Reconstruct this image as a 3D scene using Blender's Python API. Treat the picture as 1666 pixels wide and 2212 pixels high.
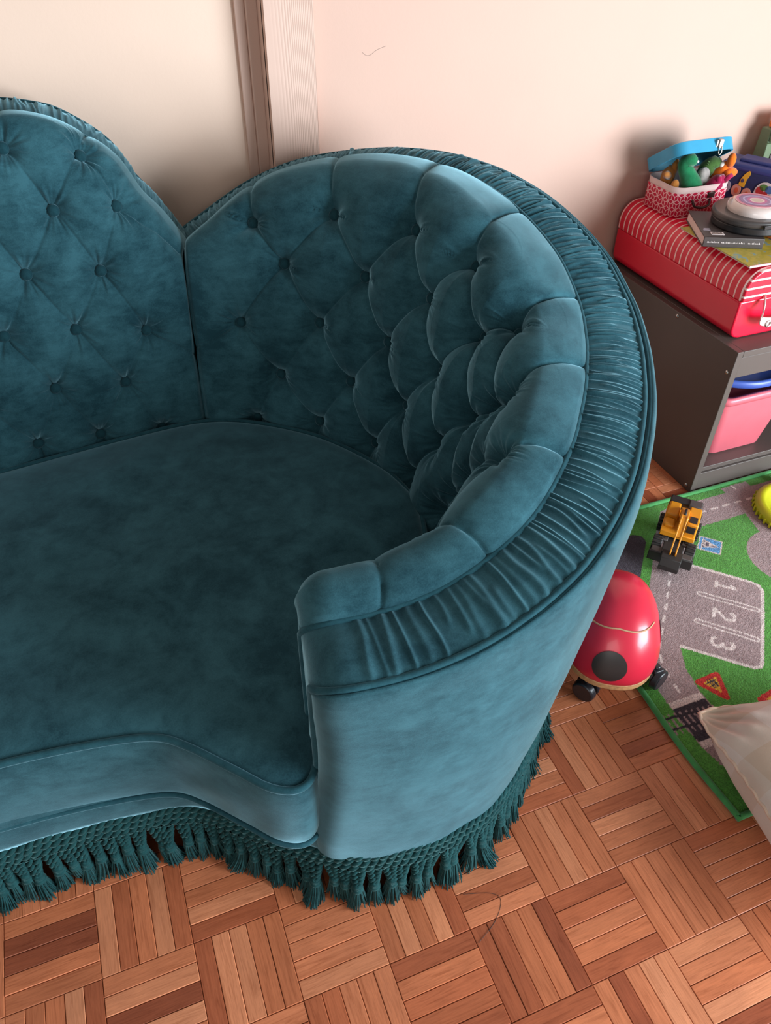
import bpy, bmesh, math, random
import numpy as np
from mathutils import Matrix, Vector

# =====================================================================================
#  SETUP: camera, world, lights, exposure      (lengths: 1 unit below = one parquet square, U metres)
# =====================================================================================
U = 0.15
scene = bpy.context.scene
for o in list(bpy.data.objects): bpy.data.objects.remove(o)
col = scene.collection
CAM_C = np.array([-5.272442, -4.853833, 9.396304])
CAM_R = np.array([[0.931239117, -0.364257871, 0.010483817], [-0.23154227, -0.613672125, -0.754847469], [0.281392758, 0.700516043, -0.655816582]])
CAM_F = 1647.592
cam = bpy.data.cameras.new('camera'); camo = bpy.data.objects.new('camera', cam); col.objects.link(camo)
cam.sensor_width = 36; cam.sensor_fit = 'AUTO'; cam.lens = CAM_F / 2212 * 36
cam.clip_start = .02; cam.clip_end = 100
m = Matrix(((CAM_R[0][0], -CAM_R[1][0], -CAM_R[2][0], CAM_C[0]*U), (CAM_R[0][1], -CAM_R[1][1], -CAM_R[2][1], CAM_C[1]*U),
            (CAM_R[0][2], -CAM_R[1][2], -CAM_R[2][2], CAM_C[2]*U), (0, 0, 0, 1)))
camo.matrix_world = m
scene.camera = camo
world = bpy.data.worlds.new('world'); scene.world = world; world.use_nodes = True
bg = world.node_tree.nodes['Background']; bg.inputs[0].default_value = (1.0, .93, .88, 1); bg.inputs[1].default_value = .38
def area(name, loc, target, sx, sy, power, color):
    l = bpy.data.lights.new(name, 'AREA'); l.shape = 'RECTANGLE'; l.size = sx*U; l.size_y = sy*U
    l.energy = power; l.color = color
    o = bpy.data.objects.new(name, l); col.objects.link(o); o.location = Vector(loc)*U
    o.rotation_euler = (Vector(target) - Vector(loc)).to_track_quat('-Z', 'Z').to_euler()
    return o
# big window on the right-hand side of the room, in front of the sofa
area('window_daylight', (14, -15, 6.5), (-1.5, 2.5, 2.6), 14, 12.5, 380, (.82, .93, 1.0))
# added fill light behind the camera to brighten the left; not a known window
area('rear_fill', (-13, -18, 8), (-6, 5, 4), 10, 8, 26, (1.0, .95, .90))
vs = scene.view_settings; vs.view_transform = 'Standard'; vs.look = 'None'; vs.gamma = 1; vs.use_curve_mapping = False
vs.exposure = -0.30

# =====================================================================================
#  HELPERS
# =====================================================================================
random.seed(7); rng = np.random.default_rng(7)
def tag(o, label=None, cat=None, group=None, kind=None):
    if label: o['label'] = label
    if cat: o['category'] = cat
    if group: o['group'] = group
    if kind: o['kind'] = kind
    return o
ORG = {}
def empty(name, loc, label=None, cat=None, group=None):
    o = bpy.data.objects.new(name, None); col.objects.link(o); o.location = Vector(loc)*U; o.empty_display_size = .02
    ORG[o.name] = np.array(loc, float)
    return tag(o, label, cat, group)
def org(p):
    return ORG.get(p.name, np.zeros(3)) if p else np.zeros(3)
def link(name, me, parent=None, origin=None, mat=None):
    o = bpy.data.objects.new(name, me); col.objects.link(o)
    if mat is not None:
        if len(me.materials) == 0: me.materials.append(mat)
    po = org(parent); oo = po if origin is None else np.array(origin, float)
    if parent: o.parent = parent
    o.location = Vector(oo - po)*U
    ORG[o.name] = oo
    return o
def mesh_np(name, V, F, smooth=True, origin=None):
    """V in units (world), F (n,4) or (n,3) array or list"""
    V = np.asarray(V, float).reshape(-1, 3)
    if origin is not None: V = V - np.asarray(origin, float)
    me = bpy.data.meshes.new(name)
    if isinstance(F, np.ndarray):
        n, k = F.shape
        me.vertices.add(len(V)); me.vertices.foreach_set('co', (V*U).ravel())
        me.loops.add(n*k); me.loops.foreach_set('vertex_index', F.astype(np.int32).ravel())
        me.polygons.add(n); me.polygons.foreach_set('loop_start', np.arange(0, n*k, k, dtype=np.int32))
        me.update(calc_edges=True)
    else:
        me.from_pydata([tuple(v) for v in V*U], [], [tuple(f) for f in F])
    if smooth: me.polygons.foreach_set('use_smooth', np.ones(len(me.polygons), bool))
    me.validate(); me.update()
    return me
def gridfaces(nu, nv, wrapu=False, flip=False, off=0):
    iu = np.arange(nu if wrapu else nu-1); iv = np.arange(nv-1)
    I, J = np.meshgrid(iu, iv, indexing='ij'); I2 = (I+1) % nu
    F = np.stack([I*nv+J, I2*nv+J, I2*nv+J+1, I*nv+J+1], -1).reshape(-1, 4) + off
    return F[:, ::-1] if flip else F
def grid_obj(name, P, mat, parent=None, flip=False, smooth=True, origin=None):
    nu, nv = P.shape[:2]
    oo = org(parent) if origin is None else origin
    me = mesh_np(name, P.reshape(-1, 3), gridfaces(nu, nv, flip=flip), smooth, oo)
    return link(name, me, parent, origin, mat)
def mod_bevel(o, w, seg=2, ang=.6):
    b = o.modifiers.new('bevel', 'BEVEL'); b.width = w*U; b.segments = seg; b.limit_method = 'ANGLE'; b.angle_limit = ang
    b.harden_normals = False
    return o
class MB:
    """collects shapes into ONE mesh (units)"""
    def __init__(s): s.V = []; s.F = []; s.n = 0; s.M = np.eye(4)
    def at(s, loc=(0, 0, 0), rz=0, rx=0, ry=0):
        s.M = np.array(Matrix.Translation(loc) @ Matrix.Rotation(rz, 4, 'Z') @ Matrix.Rotation(ry, 4, 'Y') @ Matrix.Rotation(rx, 4, 'X')); return s
    def add(s, V, F):
        V = np.asarray(V, float).reshape(-1, 3); V = V @ s.M[:3, :3].T + s.M[:3, 3]
        s.V.append(V); s.F += [tuple(int(i)+s.n for i in f) for f in F]; s.n += len(V); return s
    def box(s, c, d, taper=1.0):
        c = np.array(c, float); h = np.array(d, float)/2
        V = []
        for sz in (-1, 1):
            k = taper if sz > 0 else 1
            for sx, sy in ((-1, -1), (1, -1), (1, 1), (-1, 1)): V.append(c + h*np.array([sx*k, sy*k, sz]))
        return s.add(V, [(0, 3, 2, 1), (4, 5, 6, 7), (0, 1, 5, 4), (1, 2, 6, 5), (2, 3, 7, 6), (3, 0, 4, 7)])
    def prism(s, poly, z0, z1):
        n = len(poly)
        V = [(x, y, z0) for x, y in poly] + [(x, y, z1) for x, y in poly]
        F = [tuple(range(n))[::-1], tuple(range(n, 2*n))] + [(i, (i+1) % n, n+(i+1) % n, n+i) for i in range(n)]
        return s.add(V, F)
    def extr(s, poly, axis, a0, a1):
        """polygon in the plane normal to axis ('x': (y,z), 'y': (x,z))"""
        n = len(poly); V = []
        for a in (a0, a1):
            for p, q in poly: V.append((a, p, q) if axis == 'x' else (p, a, q))
        F = [tuple(range(n)), tuple(range(n, 2*n))[::-1]] + [(i, n+i, n+(i+1) % n, (i+1) % n) for i in range(n)]
        return s.add(V, F)
    def cyl(s, p0, p1, r0, r1=None, n=16, cap=True):
        r1 = r0 if r1 is None else r1
        return s.tube([p0, p1], [r0, r1], n, cap)
    def tube(s, pts, rad, n=10, cap=True, closed=False):
        pts = np.asarray(pts, float); k = len(pts)
        rad = np.broadcast_to(np.asarray(rad, float), (k,))
        T = np.gradient(pts, axis=0)
        if closed: T = np.roll(pts, -1, 0) - np.roll(pts, 1, 0)
        T /= np.linalg.norm(T, axis=1)[:, None] + 1e-12
        up = np.array([0, 0, 1.]) if abs(T[0][2]) < .9 else np.array([1., 0, 0])
        a = np.linspace(0, 2*np.pi, n, endpoint=False); V = []
        X = np.cross(up, T[0]); X /= np.linalg.norm(X)
        for i in range(k):
            X = X - T[i]*(X@T[i]); X /= np.linalg.norm(X) + 1e-12; Y = np.cross(T[i], X)
            V.append(pts[i] + rad[i]*(np.cos(a)[:, None]*X + np.sin(a)[:, None]*Y))
        F = []
        for i in range(k if closed else k-1):
            b = ((i+1) % k)*n
            for j in range(n): F.append((i*n+j, i*n+(j+1) % n, b+(j+1) % n, b+j))
        if cap and not closed: F += [tuple(range(n))[::-1], tuple(range((k-1)*n, k*n))]
        return s.add(np.concatenate(V), F)
    def ball(s, c, r, nu=16, nv=10, sc=(1, 1, 1)):
        V = []; F = []
        for i in range(nv+1):
            ph = math.pi*i/nv
            for j in range(nu):
                th = 2*math.pi*j/nu
                V.append((c[0]+r*sc[0]*math.sin(ph)*math.cos(th), c[1]+r*sc[1]*math.sin(ph)*math.sin(th), c[2]+r*sc[2]*math.cos(ph)))
        for i in range(nv):
            for j in range(nu): F.append((i*nu+j, (i+1)*nu+j, (i+1)*nu+(j+1) % nu, i*nu+(j+1) % nu))
        return s.add(V, F)
    def lathe(s, prof, n=32, c=(0, 0, 0), sc=(1, 1)):
        V = []; F = []
        for r, z in prof:
            for j in range(n):
                th = 2*math.pi*j/n; V.append((c[0]+r*sc[0]*math.cos(th), c[1]+r*sc[1]*math.sin(th), c[2]+z))
        for i in range(len(prof)-1):
            for j in range(n): F.append((i*n+j, i*n+(j+1) % n, (i+1)*n+(j+1) % n, (i+1)*n+j))
        return s.add(V, F)
    def build(s, name, mat, parent=None, smooth=False, bevel=0, seg=2, origin=None):
        oo = org(parent) if origin is None else np.array(origin, float)
        me = mesh_np(name, np.concatenate(s.V), s.F, smooth, oo)
        o = link(name, me, parent, origin, mat)
        if bevel: mod_bevel(o, bevel, seg)
        if not smooth and bevel:
            me.polygons.foreach_set('use_smooth', np.ones(len(me.polygons), bool))
            try: me.set_sharp_from_angle(angle=.7)
            except Exception: pass
        return o
def resample(pts, n, closed=False, fine=20):
    """Catmull-Rom through pts, resampled evenly"""
    P = np.asarray(pts, float); k = len(P)
    if closed: Q = np.concatenate([P[-1:], P, P[:2]])
    else: Q = np.concatenate([2*P[:1]-P[1:2], P, 2*P[-1:]-P[-2:-1]])
    t = np.linspace(0, 1, fine, endpoint=False)[:, None]; out = []
    for i in range(1, len(Q)-2):
        a, b, c, d = Q[i-1], Q[i], Q[i+1], Q[i+2]
        out.append(.5*((2*b) + (c-a)*t + (2*a-5*b+4*c-d)*t**2 + (3*b-a-3*c+d)*t**3))
    out.append(Q[-2][None]); D = np.concatenate(out)
    s = np.r_[0, np.cumsum(np.linalg.norm(np.diff(D, axis=0), axis=1))]
    x = np.linspace(0, s[-1], n, endpoint=not closed)
    return np.stack([np.interp(x, s, D[:, i]) for i in range(D.shape[1])], 1)
def vnoise(P, seed=0):
    """cheap smooth value noise, P (...,3) -> (-1..1)"""
    P = np.asarray(P, float); i = np.floor(P).astype(np.int64); f = P - i; f = f*f*(3-2*f)
    def h(a):
        n = (a[..., 0]*374761393 + a[..., 1]*668265263 + a[..., 2]*2147483647 + seed*1274126177) & 0xffffffff
        n = ((n ^ (n >> 13)) * 1274126177) & 0xffffffff; n = n ^ (n >> 16)
        return (n & 0xffff)/32767.5 - 1
    r = 0
    for dx in (0, 1):
        for dy in (0, 1):
            for dz in (0, 1):
                w = (f[..., 0] if dx else 1-f[..., 0])*(f[..., 1] if dy else 1-f[..., 1])*(f[..., 2] if dz else 1-f[..., 2])
                r = r + w*h(i + np.array([dx, dy, dz]))
    return r

# ---------- materials ----------
def nt(name):
    m = bpy.data.materials.new(name); m.use_nodes = True
    t = m.node_tree; return m, t, t.nodes['Principled BSDF']
def node(t, typ, **kw):
    n = t.nodes.new(typ)
    for k, v in kw.items(): setattr(n, k, v)
    return n
def texco(t, kind='Object', scale=(1, 1, 1), rot=(0, 0, 0)):
    tc = node(t, 'ShaderNodeTexCoord'); mp = node(t, 'ShaderNodeMapping')
    mp.inputs['Scale'].default_value = scale; mp.inputs['Rotation'].default_value = rot
    t.links.new(tc.outputs[kind], mp.inputs['Vector']); return mp.outputs['Vector']
def noise(t, vec, scale, detail=3, rough=.5, dist=0):
    n = node(t, 'ShaderNodeTexNoise'); n.inputs['Scale'].default_value = scale; n.inputs['Detail'].default_value = detail
    n.inputs['Roughness'].default_value = rough; n.inputs['Distortion'].default_value = dist
    t.links.new(vec, n.inputs['Vector']); return n.outputs['Fac']
def ramp(t, fac, stops):
    r = node(t, 'ShaderNodeValToRGB'); e = r.color_ramp.elements
    while len(e) < len(stops): e.new(.5)
    for el, (p, c) in zip(e, stops): el.position = p; el.color = (*c[:3], 1)
    t.links.new(fac, r.inputs['Fac']); return r.outputs['Color']
def mixc(t, fac, a, b, mode='MIX'):
    x = node(t, 'ShaderNodeMix', data_type='RGBA', blend_type=mode)
    for sock, v in ((x.inputs[0], fac), (x.inputs[6], a), (x.inputs[7], b)):
        if isinstance(v, bpy.types.NodeSocket): t.links.new(v, sock)
        elif isinstance(v, (int, float)): sock.default_value = v
        else: sock.default_value = (*v[:3], 1)
    return x.outputs[2]
def math_(t, op, a, b=None, c=None):
    x = node(t, 'ShaderNodeMath', operation=op)
    for i, v in enumerate((a, b, c)):
        if v is None: continue
        if isinstance(v, bpy.types.NodeSocket): t.links.new(v, x.inputs[i])
        else: x.inputs[i].default_value = v
    return x.outputs[0]
def bump(t, p, h, strength=.2, dist=.002):
    b = node(t, 'ShaderNodeBump'); b.inputs['Strength'].default_value = strength; b.inputs['Distance'].default_value = dist
    t.links.new(h, b.inputs['Height']); t.links.new(b.outputs['Normal'], p.inputs['Normal'])
def plain(name, c, rough=.5, metal=0, spec=.5, var=.06, vscale=25, bmp=0, bscale=200, coat=0, sheen=0):
    m, t, p = nt(name)
    v = texco(t); n = noise(t, v, vscale, 3)
    c = np.array(c, float)
    t.links.new(ramp(t, n, [(.3, c*(1-var)), (.7, np.minimum(c*(1+var), 1))]), p.inputs['Base Color'])
    p.inputs['Roughness'].default_value = rough; p.inputs['Metallic'].default_value = metal
    p.inputs['Specular IOR Level'].default_value = spec; p.inputs['Coat Weight'].default_value = coat
    p.inputs['Sheen Weight'].default_value = sheen
    if bmp: bump(t, p, noise(t, v, bscale, 2), bmp, .001)
    return m
def velvet(name, dark, light, scale=9, sheen=.55, tint=(.42, .72, .85)):
    m, t, p = nt(name)
    v = texco(t)
    n1 = noise(t, v, scale, 5, .6, .6); n2 = noise(t, texco(t, scale=(1, 1, 2.2)), scale*3.3, 4, .65, .3)
    f = math_(t, 'ADD', math_(t, 'MULTIPLY', n1, .52), math_(t, 'ADD', math_(t, 'MULTIPLY', n2, .30), math_(t, 'MULTIPLY', noise(t, v, 420, 2, .7), .18)))
    t.links.new(ramp(t, f, [(.40, dark), (.61, light)]), p.inputs['Base Color'])
    p.inputs['Roughness'].default_value = .9; p.inputs['Specular IOR Level'].default_value = .15
    p.inputs['Sheen Weight'].default_value = sheen; p.inputs['Sheen Roughness'].default_value = .38
    p.inputs['Sheen Tint'].default_value = (*tint, 1)
    fine = noise(t, v, 900, 2, .6)
    bump(t, p, fine, .35, .0008)
    return m
VD, VL = (.0085, .042, .057), (.032, .108, .136)
M_VEL = velvet('teal_velvet', VD, VL, 9, 1.0, (.42, .78, .92))
M_CORD = velvet('teal_velvet_cord', (.012, .056, .074), (.022, .085, .108), 40, .5, (.42, .74, .88))
M_BTN = velvet('teal_velvet_button', (.007, .036, .048), (.012, .055, .07), 60, .4, (.42, .74, .88))
M_FRN = velvet('teal_fringe_yarn', (.005, .034, .038), (.013, .066, .070), 60, .22, (.4, .75, .75))
# ---------- sofa geometry in floor-square units (1 unit = one parquet square) ----------
SC = np.array([-3.4, 3.1])                       # plan centre of the round tub end
def smooth_interp(x, xs, ys, w=None):
    xs = np.asarray(xs, float); ys = np.asarray(ys, float)
    if xs[0] > xs[-1]: xs, ys = xs[::-1], ys[::-1]
    x = np.asarray(x, float)
    m = np.zeros(len(xs)); d = np.diff(ys) / np.diff(xs)      # monotone-limited Hermite
    m[1:-1] = np.where(d[:-1] * d[1:] > 0, 2 * d[:-1] * d[1:] / (d[:-1] + d[1:] + 1e-12), 0)
    m[0], m[-1] = d[0], d[-1]
    i = np.clip(np.searchsorted(xs, x) - 1, 0, len(xs) - 2)
    h = xs[i + 1] - xs[i]; t = np.clip((x - xs[i]) / h, 0, 1)
    return ((2*t**3 - 3*t**2 + 1) * ys[i] + (t**3 - 2*t**2 + t) * h * m[i]
            + (-2*t**3 + 3*t**2) * ys[i + 1] + (t**3 - t**2) * h * m[i + 1])
TH0, TH1 = -103.0, 98.0
_TB = [-103, -95, -85, -76, -69, -59, -51, -39, -29, -19, -8, 1, 10, 20, 31, 41, 49, 60, 70, 80, 92, 98]
_RB = [4.35, 4.35, 4.35, 4.35, 4.34, 4.27, 4.22, 4.17, 4.19, 4.25, 4.33, 4.35, 4.35, 4.35, 4.35, 4.35, 4.35, 4.35, 4.34, 4.33, 4.3, 4.28]
_ZB = [4.10, 4.10, 4.15, 4.27, 4.38, 4.5, 4.6, 4.72, 4.83, 4.97, 5.17, 5.42, 5.63, 5.83, 5.97, 6.02, 6.0, 5.9, 5.76, 5.5, 5.02, 4.78]
def rB(t): return smooth_interp(t, _TB, _RB)
def zB(t): return smooth_interp(t, _TB, _ZB)
def rT(t): return rB(t) - .67
def zT(t): return zB(t) + smooth_interp(t, [-103, -60, -20, 20, 98], [.1, .1, .08, .05, .04])
_TP = [98, 80, 62, 39, 16, -7, -30, -50, -75, -103]
_XP = [-4.2, -3.45, -2.65, -2.08, -1.92, -1.95, -2.15, -2.5, -3.1, -4.0]
_YP = [5.48, 5.12, 4.42, 3.5, 2.7, 2.05, 1.4, .95, .6, .45]
PROF = np.array([(0, 0), (.07, .22), (.16, .45), (.27, .67), (.4, .86), (.54, .965), (.68, 1.), (.84, .985), (.95, .93), (1., .87)])
def prof(v):
    d = np.r_[0, np.cumsum(np.hypot(np.diff(PROF[:, 0]), np.diff(PROF[:, 1]) * 1.4))]; d /= d[-1]
    return smooth_interp(v, d, PROF[:, 0]), smooth_interp(v, d, PROF[:, 1])
ZPB = 2.2
def blend_profile(bx, by, tx, ty, tz, bump, v):
    s, zf = prof(v)
    zt = tz + bump
    z = ZPB + (zt - ZPB) * np.where(s > .68, 1.0, zf)
    k = np.clip((s - .68) / .32, 0, 1)           # beyond the crown fall gently to the seam
    z = z - bump * k**2.2
    return bx + (tx - bx) * s, by + (ty - by) * s, z
def tub_pad(t, v):
    """inner padded face of the round end: t = angle in degrees, v = 0 at seat .. 1 at rim seam"""
    t = np.asarray(t, float); v = np.asarray(v, float)
    a = np.radians(t); tx = SC[0] + rT(t) * np.cos(a); ty = SC[1] + rT(t) * np.sin(a)
    bump = smooth_interp(t, [-103, -40, 20, 55, 98], [.2, .18, .14, .17, .19])
    x, y, z = blend_profile(smooth_interp(t, _TP, _XP), smooth_interp(t, _TP, _YP), tx, ty, zT(t), bump, v)
    return np.stack([x, y, z], -1)
XM0, XM1 = -3.88, -11.6
_XZ = [-3.88, -4.05, -4.2, -4.42, -4.65, -5.0, -5.39, -5.92, -6.5, -7.8, -9.1, -9.7, -10.2, -10.6, -10.95, -11.2, -11.4, -11.6]
_ZZ = [4.82, 5.12, 5.38, 5.68, 6.12, 6.44, 6.66, 6.77, 6.82, 6.84, 6.82, 6.77, 6.66, 6.44, 6.12, 5.68, 5.38, 4.9]
def zTm(x): return smooth_interp(x, _XZ, _ZZ) + .03
def yTm(x): return np.full(np.shape(x), 6.78)
def ybm(x): return smooth_interp(x, [-11.6, -9, -7.3, -5.3, -4.2, -3.88], [5.0, 5.05, 5.2, 5.45, 5.5, 5.55])
def mid_pad(x, v):
    x = np.asarray(x, float); v = np.asarray(v, float)
    # seam with the tub leans from the notch at the top to the seat
    bx = x + (-4.2 - XM0) * np.clip(1 - (XM0 - x) / 2.5, 0, 1)
    X, Y, Z = blend_profile(bx, ybm(bx), x, yTm(x), zTm(x), .10, v)
    return np.stack([X, Y, Z], -1)

# =====================================================================================
#  SETTING: parquet floor, walls, door casing
# =====================================================================================
def proj(P):
    d = (np.asarray(P, float) - CAM_C) @ CAM_R.T
    return 833 + CAM_F*d[..., 0]/d[..., 2], 1106 + CAM_F*d[..., 1]/d[..., 2], d[..., 2]
def wood(name, use_attr):
    m, t, p = nt(name)
    if use_attr:
        a = node(t, 'ShaderNodeAttribute'); a.attribute_name = 'tone'; base = a.outputs['Color']
        co = texco(t, 'Object', (1, 1, 1))
    else:
        oi = node(t, 'ShaderNodeObjectInfo'); base = oi.outputs['Color']
        tc = node(t, 'ShaderNodeTexCoord'); av = node(t, 'ShaderNodeVectorMath', operation='ADD')
        cmb = node(t, 'ShaderNodeCombineXYZ')
        r = math_(t, 'MULTIPLY', oi.outputs['Random'], 37.0)
        for k in range(3): t.links.new(r, cmb.inputs[k])
        t.links.new(tc.outputs['Object'], av.inputs[0]); t.links.new(cmb.outputs[0], av.inputs[1])
        mp = node(t, 'ShaderNodeMapping'); mp.inputs['Scale'].default_value = (1, 1, 1)
        t.links.new(av.outputs[0], mp.inputs['Vector']); co = mp.outputs['Vector']
    st = node(t, 'ShaderNodeMapping'); st.inputs['Scale'].default_value = (1.0, 14, 14); t.links.new(co, st.inputs['Vector'])
    g1 = noise(t, st.outputs['Vector'], 9, 5, .6, 1.6); g2 = noise(t, st.outputs['Vector'], 38, 3, .6, .4)
    g3 = noise(t, co, 14, 2)
    c1 = mixc(t, 1, base, ramp(t, g1, [(.28, (.74, .66, .60)), (.5, (1, 1, 1)), (.75, (1.10, 1.08, 1.04))]), 'MULTIPLY')
    c2 = mixc(t, .55, c1, ramp(t, g2, [(.3, (.72, .68, .64)), (.6, (1, 1, 1))]), 'MULTIPLY')
    c3 = mixc(t, .6, c2, ramp(t, g3, [(.35, (.86, .82, .80)), (.65, (1.08, 1.05, 1.02))]), 'MULTIPLY')
    t.links.new(c3, p.inputs['Base Color'])
    p.inputs['Roughness'].default_value = .36; p.inputs['Specular IOR Level'].default_value = .35
    bump(t, p, g2, .12, .0006)
    return m
M_WOOD = wood('parquet_wood', False); M_WOOD_A = wood('parquet_wood_far', True)
M_JOINT = plain('parquet_joint', (.10, .040, .022), .9)
floor_me = MB().box((2, -1, -.16), (42, 36, .28)); floor = floor_me.build('floor', M_JOINT); tag(floor, kind='structure')
GAP = .0055; ST = .07
def stick_mesh():
    b = .006; x, y = .5-GAP/2, .1-GAP/2
    V = []
    for (dx, z) in ((0, -ST), (0, -b), (b, 0)):
        V += [(-x+dx, -y+dx, z), (x-dx, -y+dx, z), (x-dx, y-dx, z), (-x+dx, y-dx, z)]
    F = [(8, 9, 10, 11)]
    for l in (0, 4):
        for i in range(4): F.append((l+i, l+(i+1) % 4, l+4+(i+1) % 4, l+4+i))
    return np.array(V), F
SV, SF = stick_mesh()
sticks = []
for ix in range(-14, 18):
    for iy in range(-10, 9):
        along_y = (ix+iy) % 2 == 0
        for k in range(5):
            c = (ix+.1+.2*k, iy+.5) if along_y else (ix+.5, iy+.1+.2*k)
            sticks.append((c[0], c[1], along_y))
TONES = [(0.6344, 0.2133, 0.0998), (0.5612, 0.1761, 0.0781), (0.488, 0.1389, 0.0602), (0.6832, 0.2542, 0.1254), (0.4209, 0.1141, 0.0499), (0.5978, 0.1959, 0.0896), (0.3294, 0.0843, 0.0384), (0.732, 0.2877, 0.1472)]
def tone():
    c = np.array(random.choices(TONES, weights=[5, 5, 3, 4, 2.2, 4, 1.1, 1.6])[0]); return c*random.uniform(.9, 1.1)
def under_sofa(x, y):
    if math.hypot(x-SC[0], y-SC[1]) < 3.75: return True
    return x < -3.6 and y > .55
vis = []
for i, (x, y, a) in enumerate(sticks):
    px, py, d = proj((x, y, 0))
    hidden = under_sofa(x, y) or (x > 1.15 and -1.9 < y < 3.4) or (y > 3.8)
    if d > 0 and -60 < px < 1726 and -60 < py < 2290 and not hidden: vis.append((float(d), i))
vis = set(i for d, i in sorted(vis)[:300])
stick_me = mesh_np('parquet_stick', SV, SF, False); stick_me.materials.append(M_WOOD)
fv = []; ff = []; fc = []
for i, (x, y, a) in enumerate(sticks):
    c = tone(); dz = random.uniform(-.003, .003)
    if i in vis:
        o = link('parquet_stick', stick_me, floor, (x, y, dz)); o.color = (*c, 1)
        if a: o.rotation_euler = (0, 0, math.pi/2)
    else:
        V = SV.copy()
        if a: V = np.stack([-V[:, 1], V[:, 0], V[:, 2]], 1)
        ff += [tuple(q+len(fv)*12 for q in f) for f in SF]; fv.append(V+(x, y, dz)); fc.append(c)
me = mesh_np('parquet_field', np.concatenate(fv), ff, False); me.materials.append(M_WOOD_A)
at = me.color_attributes.new('tone', 'FLOAT_COLOR', 'POINT')
at.data.foreach_set('color', np.repeat(np.c_[np.array(fc), np.ones(len(fc))], 12, axis=0).astype(np.float32).ravel())
tag(link('parquet_field', me, floor), kind='stuff')

def paint(name, c, bstr=.25, bscale=90):
    m, t, p = nt(name); v = texco(t)
    c = np.array(c)
    n = noise(t, v, 2.2, 4, .6); f = noise(t, v, bscale, 4, .6)
    t.links.new(ramp(t, n, [(.3, c*.97), (.7, np.minimum(c*1.02, 1))]), p.inputs['Base Color'])
    p.inputs['Roughness'].default_value = .6; p.inputs['Specular IOR Level'].default_value = .25
    bump(t, p, f, bstr, .0012); return m
M_WALL = paint('wall_paint', (.64, .425, .345)); M_WALL2 = paint('wall_paint_cream_brightened', (.80, .59, .475)); M_TRIM = paint('trim_paint', (.66, .455, .375), .1, 40)  # left wall: yellower paint, also lightened to stand in for missing light
YW = 7.75
tag(MB().box((10.25, YW+.5, 8.5), (23.5, 1.0, 17.4)).build('wall_back', M_WALL), kind='structure')
tag(MB().box((-9.6, 8.15+.3, 8.5), (16.2, .6, 17.4)).build('wall_back_left', M_WALL2), kind='structure')
# casing board: planed softwood under paint, grain standing proud
gx = np.linspace(-2.22, -1.49, 120); gz = np.linspace(0.0, 17, 260)
GX, GZ = np.meshgrid(gx, gz, indexing='ij')
q = (GX+2.22)/.73
warp = .10*np.sin(GZ*.55+1.2)*np.clip(1-q, 0, 1)**1.5 + .05*vnoise(np.stack([q*2, GZ*.5, GZ*0], -1), 3)
lines = np.abs(np.sin((q+warp)*(9+16*q)*np.pi*.8 + 1.2*vnoise(np.stack([q*4, GZ*.25, GZ*0+5], -1), 5)))
amp = .012*np.clip((q-.06)*3, 0, 1)*(.35+.65*q)
bd = np.stack([GX, 7.62 - amp*(1-lines**.5)*-1 - .012, GZ], -1)
trim = MB().box((-1.855, 7.70, 8.5), (.73, .16, 17)).build('trim_1', M_TRIM); tag(trim, kind='structure')
grid_obj('grain_face', bd, M_TRIM, trim, flip=False)
tag(MB().box((-2.06, 7.95, 8.5), (.32, .46, 17)).build('trim_2', M_TRIM, bevel=.012), kind='structure')
tag(MB().box((-2.30, 8.10, 8.5), (.17, .20, 17)).build('trim_3', M_TRIM, bevel=.015), kind='structure')
tag(MB().box((-2.46, 8.14, 8.5), (.15, .12, 17)).build('trim_4', M_TRIM, bevel=.012), kind='structure')
M_PENCIL = plain('pencil_mark', (.33, .24, .22), .8)

# =====================================================================================
#  SOFA
# =====================================================================================
sofa = empty('velvet_sofa', (-5.5, 3.2, 0), 'teal velvet sofa with button-tufted scalloped back, rounded arm and tassel fringe', 'sofa')
RHO = .34; THS = -98.9
def frame_normals(P):
    du = np.gradient(P, axis=0); dv = np.gradient(P, axis=1); N = np.cross(du, dv)
    return N/(np.linalg.norm(N, axis=-1, keepdims=True)+1e-12)
def end_round(P, N, inward, rows=9):
    """add a rounded end beyond the first row of P (angle THS); inward = +-1 sign of N that points into the arm"""
    a0 = math.radians(THS); e = np.array([math.sin(a0), -math.cos(a0), 0])
    R = []
    for k in range(rows, 0, -1):
        a = math.pi/2*k/rows
        R.append(P[0] + e*RHO*math.sin(a) + inward*N[0]*RHO*(1-math.cos(a)))
    return np.concatenate([np.array(R), P])
def seg_dist(P, A, B):
    """distance of points P (n,3) to segments A,B (m,3): min over m"""
    best = np.full(len(P), 1e9)
    for a, b in zip(A, B):
        ab = b-a; t = np.clip(((P-a)@ab)/(ab@ab+1e-12), 0, 1)
        d = np.linalg.norm(P-(a+t[:, None]*ab), axis=1); best = np.minimum(best, d)
    return best
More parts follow.
